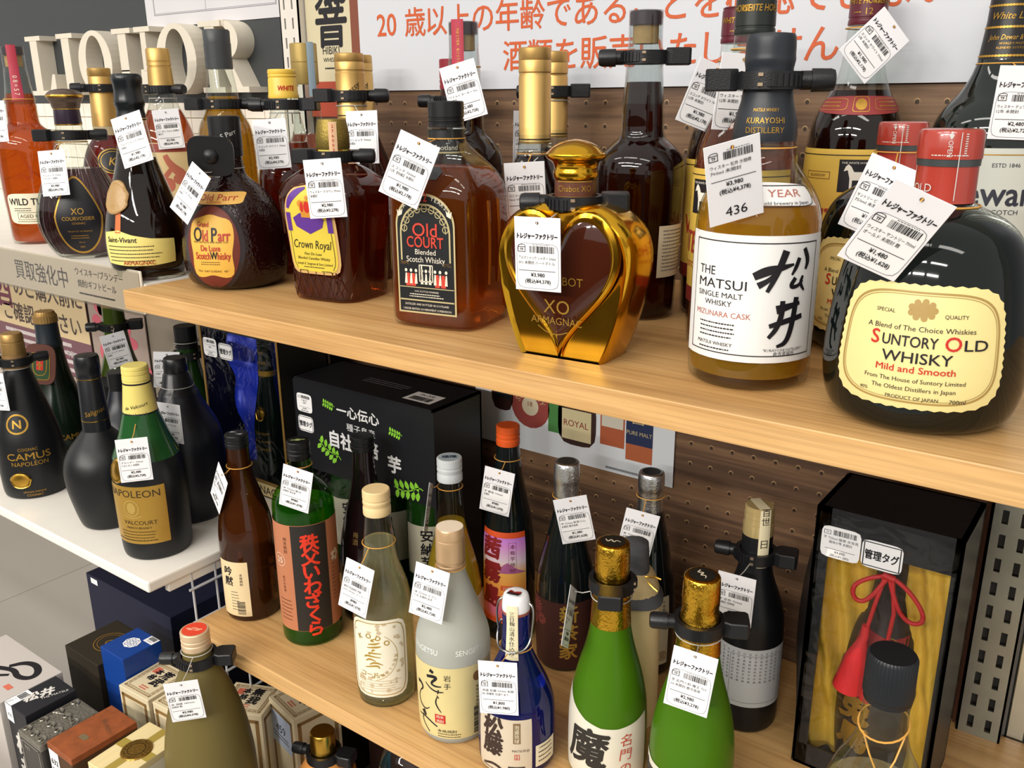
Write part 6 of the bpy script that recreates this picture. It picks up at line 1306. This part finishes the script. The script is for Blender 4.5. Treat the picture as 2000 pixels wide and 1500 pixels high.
for k in range(10):
    zz = 60+k*13; rr = B.r(zz)+.8; mb.tube(ringpts((0, 0, zz), rr, 36, (6, 3)), 2.6, 6, closed=True)
mb.build('ribs', MATS['stoneware_orange'], b, 60)
lathe('cap', [(198, 16.4), (204, 15.4), (214, 15.8), (230, 15.4), (232.5, 13.8), (232.6, .3)], GOLD, b, seg=40); bottle_lock('black lock on the orange ribbed bottle', 160, 86, FLOOR+200, 17, 200, flip=1)
b, B = simple('spirit_bottle', 'pale bottle with turquoise label just under the oak shelf edge', 312, 76, 30, [(0, 30, 1), (3, 33), (262, 33), (280, 28), (296, 16), (312, 14, 1)], CLEAR, z=FLOOR); f = B.wrap(0, 150); patch('label', f, 'rect', 150, 120, 0, 204, mat('label_turquoise', '#1f86a8', .4), b, .4, K=8, n=96); cap(b, 311, 322, 15, mat('cap_white', '#c9c6c0', .5))

# ================================================================== price tags
def T(label, loc, eul, neck, lines, price, tax, **k): return price_tag(label, loc, eul, neck, lines, price, tax, **k)
T('price tag on the orange bourbon bottle of the white shelf', (-427.6, 97, 167), (-.1, -.03, .446), (-429, 136, 196, 20), ('バーボン 700ml', '未開封'), '¥2,980', '(税込¥3,278)')
T('price tag on the teardrop cognac bottle', (-217.4, 58, 109.4), (-.15, -.07, .5), (-242.5, 99, 144, 18.5), ('コニャック 700ml', 'ナポレオン 未開封'), '¥3,980', '(税込¥4,378)')
T('tilted price tag on the wax topped pear shaped bottle', (-22, 47, 153), (-.194, -.288, .5), (-52, 68, 174, 15.6), ('アルマニャック 700ml', '未開封'), '¥1,980', '(税込¥2,178)')
T('price tag on the illustrated label bottle', (-286, 268, 154), (0.05, -.07, .932), (-326, 291, 196, 18.6), ('バーボン 700ml 未開封', '箱付き'), '¥3,980', '(税込¥4,378)', cord=NYLON)
T('narrow tilted price tag on the crackled round bottle', (84, 38, 103), (-.35, .45, -.1), (71, 97, 124, 16), ('スコッチ 750ml', '未開封'), '¥1,980', '(税込¥2,178)', cord=NYLON)
T('price tag on the yellow capped bottle', (72, 157, 146), (-.2, -.054, .85), (56, 192, 178, 16.4), ('スコッチ ホワイト 700ml', '未開封'), '¥3,980', '(税込¥4,378)', cord=NYLON)
T('price tag on the gold capsule bottle behind the crown label bottle', (186, 184, 154), (-.079, -.03, .362), (156, 200, 186, 16), ('コニャック 700ml', '未開封'), '¥2,980', '(税込¥3,278)', cord=NYLON)
T('price tag on the purple crown label bottle', (249, 70, 113), (0, -.06, .55), (213.5, 116, 137, 15.5), ('ウィスキー クラウン 750ml', '未開封'), '¥2,980', '(税込¥3,278)', cord=NYLON)
T('slanted price tag on the black arched label bottle', (383, 40, 137), (0, .42, .4), (377.4, 95, 160, 15.2), ('スコッチ 760ml', '12年【特級】未開封'), '¥1,980', '(税込¥2,178)')
T('tilted price tag on the red tax strip bottle', (315, 196, 199), (-.1, -.271, .45), (301, 215, 222, 15.6), ('ワイルド ターキー 700', '未開封'), '¥2,480', '(税込¥2,728)')
T('price tag between the arched label bottle and the gold heart bottle', (420, 152, 112), (.2, -.051, .6), (398, 198, 143, 16), ('コニャック Hennessy 70', '0ml VERY SPECIAL'), '¥2,980', '(税込¥3,278)')
T('price tag on the gold capsule bottle at the wall behind the heart', (326.8, 286, 152.6), (0, .028, 1.239), (336, 322, 190, 15.4), ('コニャック 700ml', '未開封'), '¥2,980', '(税込¥3,278)', cord=NYLON)
T('price tag hanging on the gold heart bottle', (526, 18, 84), (.05, .0, .2), (527, 66, 111, 18), ('アルマニャック シャボー 500ml', 'XO 未開封 ハートボトル'), '¥3,980', '(税込¥4,378)', cord=NYLON)
T('slanted price tag on the burgundy capped horse bottle by the notice', (552, 232, 193), (.1, .35, .9), (563, 268, 222, 15.6), ('スコッチ ホワイト 700ml', '12年 未開封'), '¥1,980', '(税込¥2,178)')
T('price tag on the black capped horse label bottle', (619, 143, 195), (.079, .06, .9), (617, 170, 226, 15.6), ('ウィスキー 700ml', '12年 未開封'), '¥1,980', '(税込¥2,178)')
T('price tag with large number 436 on the brush writing bottle', (670, 24, 142), (.3, -.25, .75), (664, 84, 160, 20.4), ('ウィスキー 松井 水楢樽', '700ml 未開封'), '¥3,980', '(税込¥4,378)', title=False, number='436')
T('diamond hung price tag on the red shoulder label bottle', (668, 302, 232), (-.3, .85, .6), (650, 338, 248, 16.6), ('スコッチ ホワイト 700ml', '2年 未開封'), '¥1,980', '(税込¥2,178)')
T('price tag on the black bottle standing behind its twin', (722, 160, 122.6), (-.2, .38, .4), (718, 222, 152, 18), ('サントリー ビンテージ', '750ml 未開封 難'), '¥1,480', '(税込¥1,628)')
T('slanted price tag on the black bottle with the scalloped cream label', (773, 3, 121), (.45, .42, .55), (781.6, 72, 130, 20), ('ウィスキー サントリー 700ml', 'オールド 未開封 難'), '¥1,480', '(税込¥1,628)')
T('price tag on the white label dark green bottle', (784, 286, 186), (.1, .03, .25), (762, 334, 216, 20), ('ウィスキー デュワーズ', '12年 未開封'), '¥2,480', '(税込¥2,728)')
T('price tag turned aside on the brown glass bottle', (26, 72, -249.7), (-.144, .473, -.366), (34, 98, -226, 14.4), ('麦 720ml', '未開封'), '¥980', '(税込¥1,078)')
T('price tag on the flat shouldered green bottle', (160, 78, -218), (.1, .243, .4), (134.4, 107, -204, 13.2), ('米 720ml 秩父', '未開封 埼玉県'), '¥980', '(税込¥1,078)')
T('price tag on the clear bottle with the patterned label', (292, 36, -277), (-.15, .16, .1), (288, 75, -242, 16.4), ('連続式蒸留焼酎 甲類', '25% 600ml コードー'), '¥980', '(税込¥1,078)')
T('price tag on the frosted white bottle', (387, 40, -252), (-.104, .14, .22), (383, 77, -240, 14.2), ('米 720ml えさし', '乙女 未開封 岩手'), '¥2,480', '(税込¥2,728)')
T('price tag seen edge on beside the yellow liqueur bottle', (274, 168, -243.7), (.1, .463, 2.18), (288, 190, -222, 13.6), ('梅酒 720ml', '未開封'), '¥980', '(税込¥1,078)')
T('price tag on the orange capped bottle', (332, 219, -228), (-.014, .145, .282), (325, 250, -198, 15), ('芋 霧島 900ml', '未開封'), '¥980', '(税込¥1,078)')
T('price tag on the silver foil bottle with the brown label', (433, 222, -235.5), (.05, -.204, .562), (410, 242, -220, 14.6), ('芋 720ml 新茶の心', '未開封 鹿児島県'), '¥1,480', '(税込¥1,628)')
T('price tag on the silver foil bottle at the wall', (492, 254, -248), (.026, .189, .392), (488, 288, -216, 14.6), ('麦 720ml 無垢', '未開封 鹿児島県'), '¥1,480', '(税込¥1,628)')
T('price tag on the blue swing top bottle', (471, 36, -319), (-.05, -.031, .461), (460, 79, -300, 15), ('泡盛 松藤 500ml 未開', '封 沖縄県 目減りあり'), '¥1,800', '(税込¥1,980)')
T('price tag seen edge on beside the green bottle with its label out', (508, 96, -262), (.014, .653, 1.923), (538, 120, -240, 18), ('芋 720ml', '未開封'), '¥2,980', '(税込¥3,278)', cord=NYLON)
T('price tag on the green bottle whose label is turned aside', (645, 62, -254), (-.075, .1, .2), (629, 110, -240, 19), ('芋 名門の粋 魔王 720', 'ml 未開封 鹿児島県'), '¥2,980', '(税込¥3,278)', cord=NYLON)
T('price tag on the black frosted bottle', (617, 218, -265), (.06, .04, .15), (618, 263, -236, 15.8), ('芋 百世 720ml', '未開封 宮崎県'), '¥1,980', '(税込¥2,178)', cord=NYLON)
T('price tag on the large olive frosted bottle', (118, -62, -428), (.12, -.051, .8), (85, -20, -398, 16.2), ('米 酒蔵 1800ml', '未開封 難'), '¥3,980', '(税込¥4,378)', cord=NYLON)
T('price tag on the gold paper label brandy bottle', (-50, 14, -212), (-.018, -.011, .9), (-84, 50, -176, 21.4), ('ブランデー 700ml', 'ナポレオン 未開封'), '¥2,480', '(税込¥2,728)')
T('price tag on the round black bottle behind the brandy', (-96, 94, -199), (.05, .05, .35), (-134, 136, -166, 20), ('コニャック 700ml', '未開封'), '¥3,980', '(税込¥4,378)', cord=NYLON)
T('tilted price tag on the olive green bottle', (-386, 200, -172), (.05, -.157, 1.2), (-421, 222, -140, 18), ('コニャック 700ml', '未開封'), '¥3,980', '(税込¥4,378)', cord=NYLON)
T('price tag on the green bottle before the display box', (-258, 200, -182), (-.02, .1, .9), (-262, 240, -148, 17), ('コニャック 700ml', '未開封'), '¥3,480', '(税込¥3,828)', cord=NYLON)
T('price tag on the green bottle next to the display box', (-236, 284, -206), (0, .1, .7), (-252, 326, -170, 17), ('コニャック 700ml', '未開封'), '¥3,480', '(税込¥3,828)')
T('price tag on the matte black bottle with gold lettering', (-375, 10, -187), (.015, .001, .5), (-392, 52, -164, 18), ('コニャック 700ml', '未開封'), '¥2,980', '(税込¥3,278)', cord=NYLON)
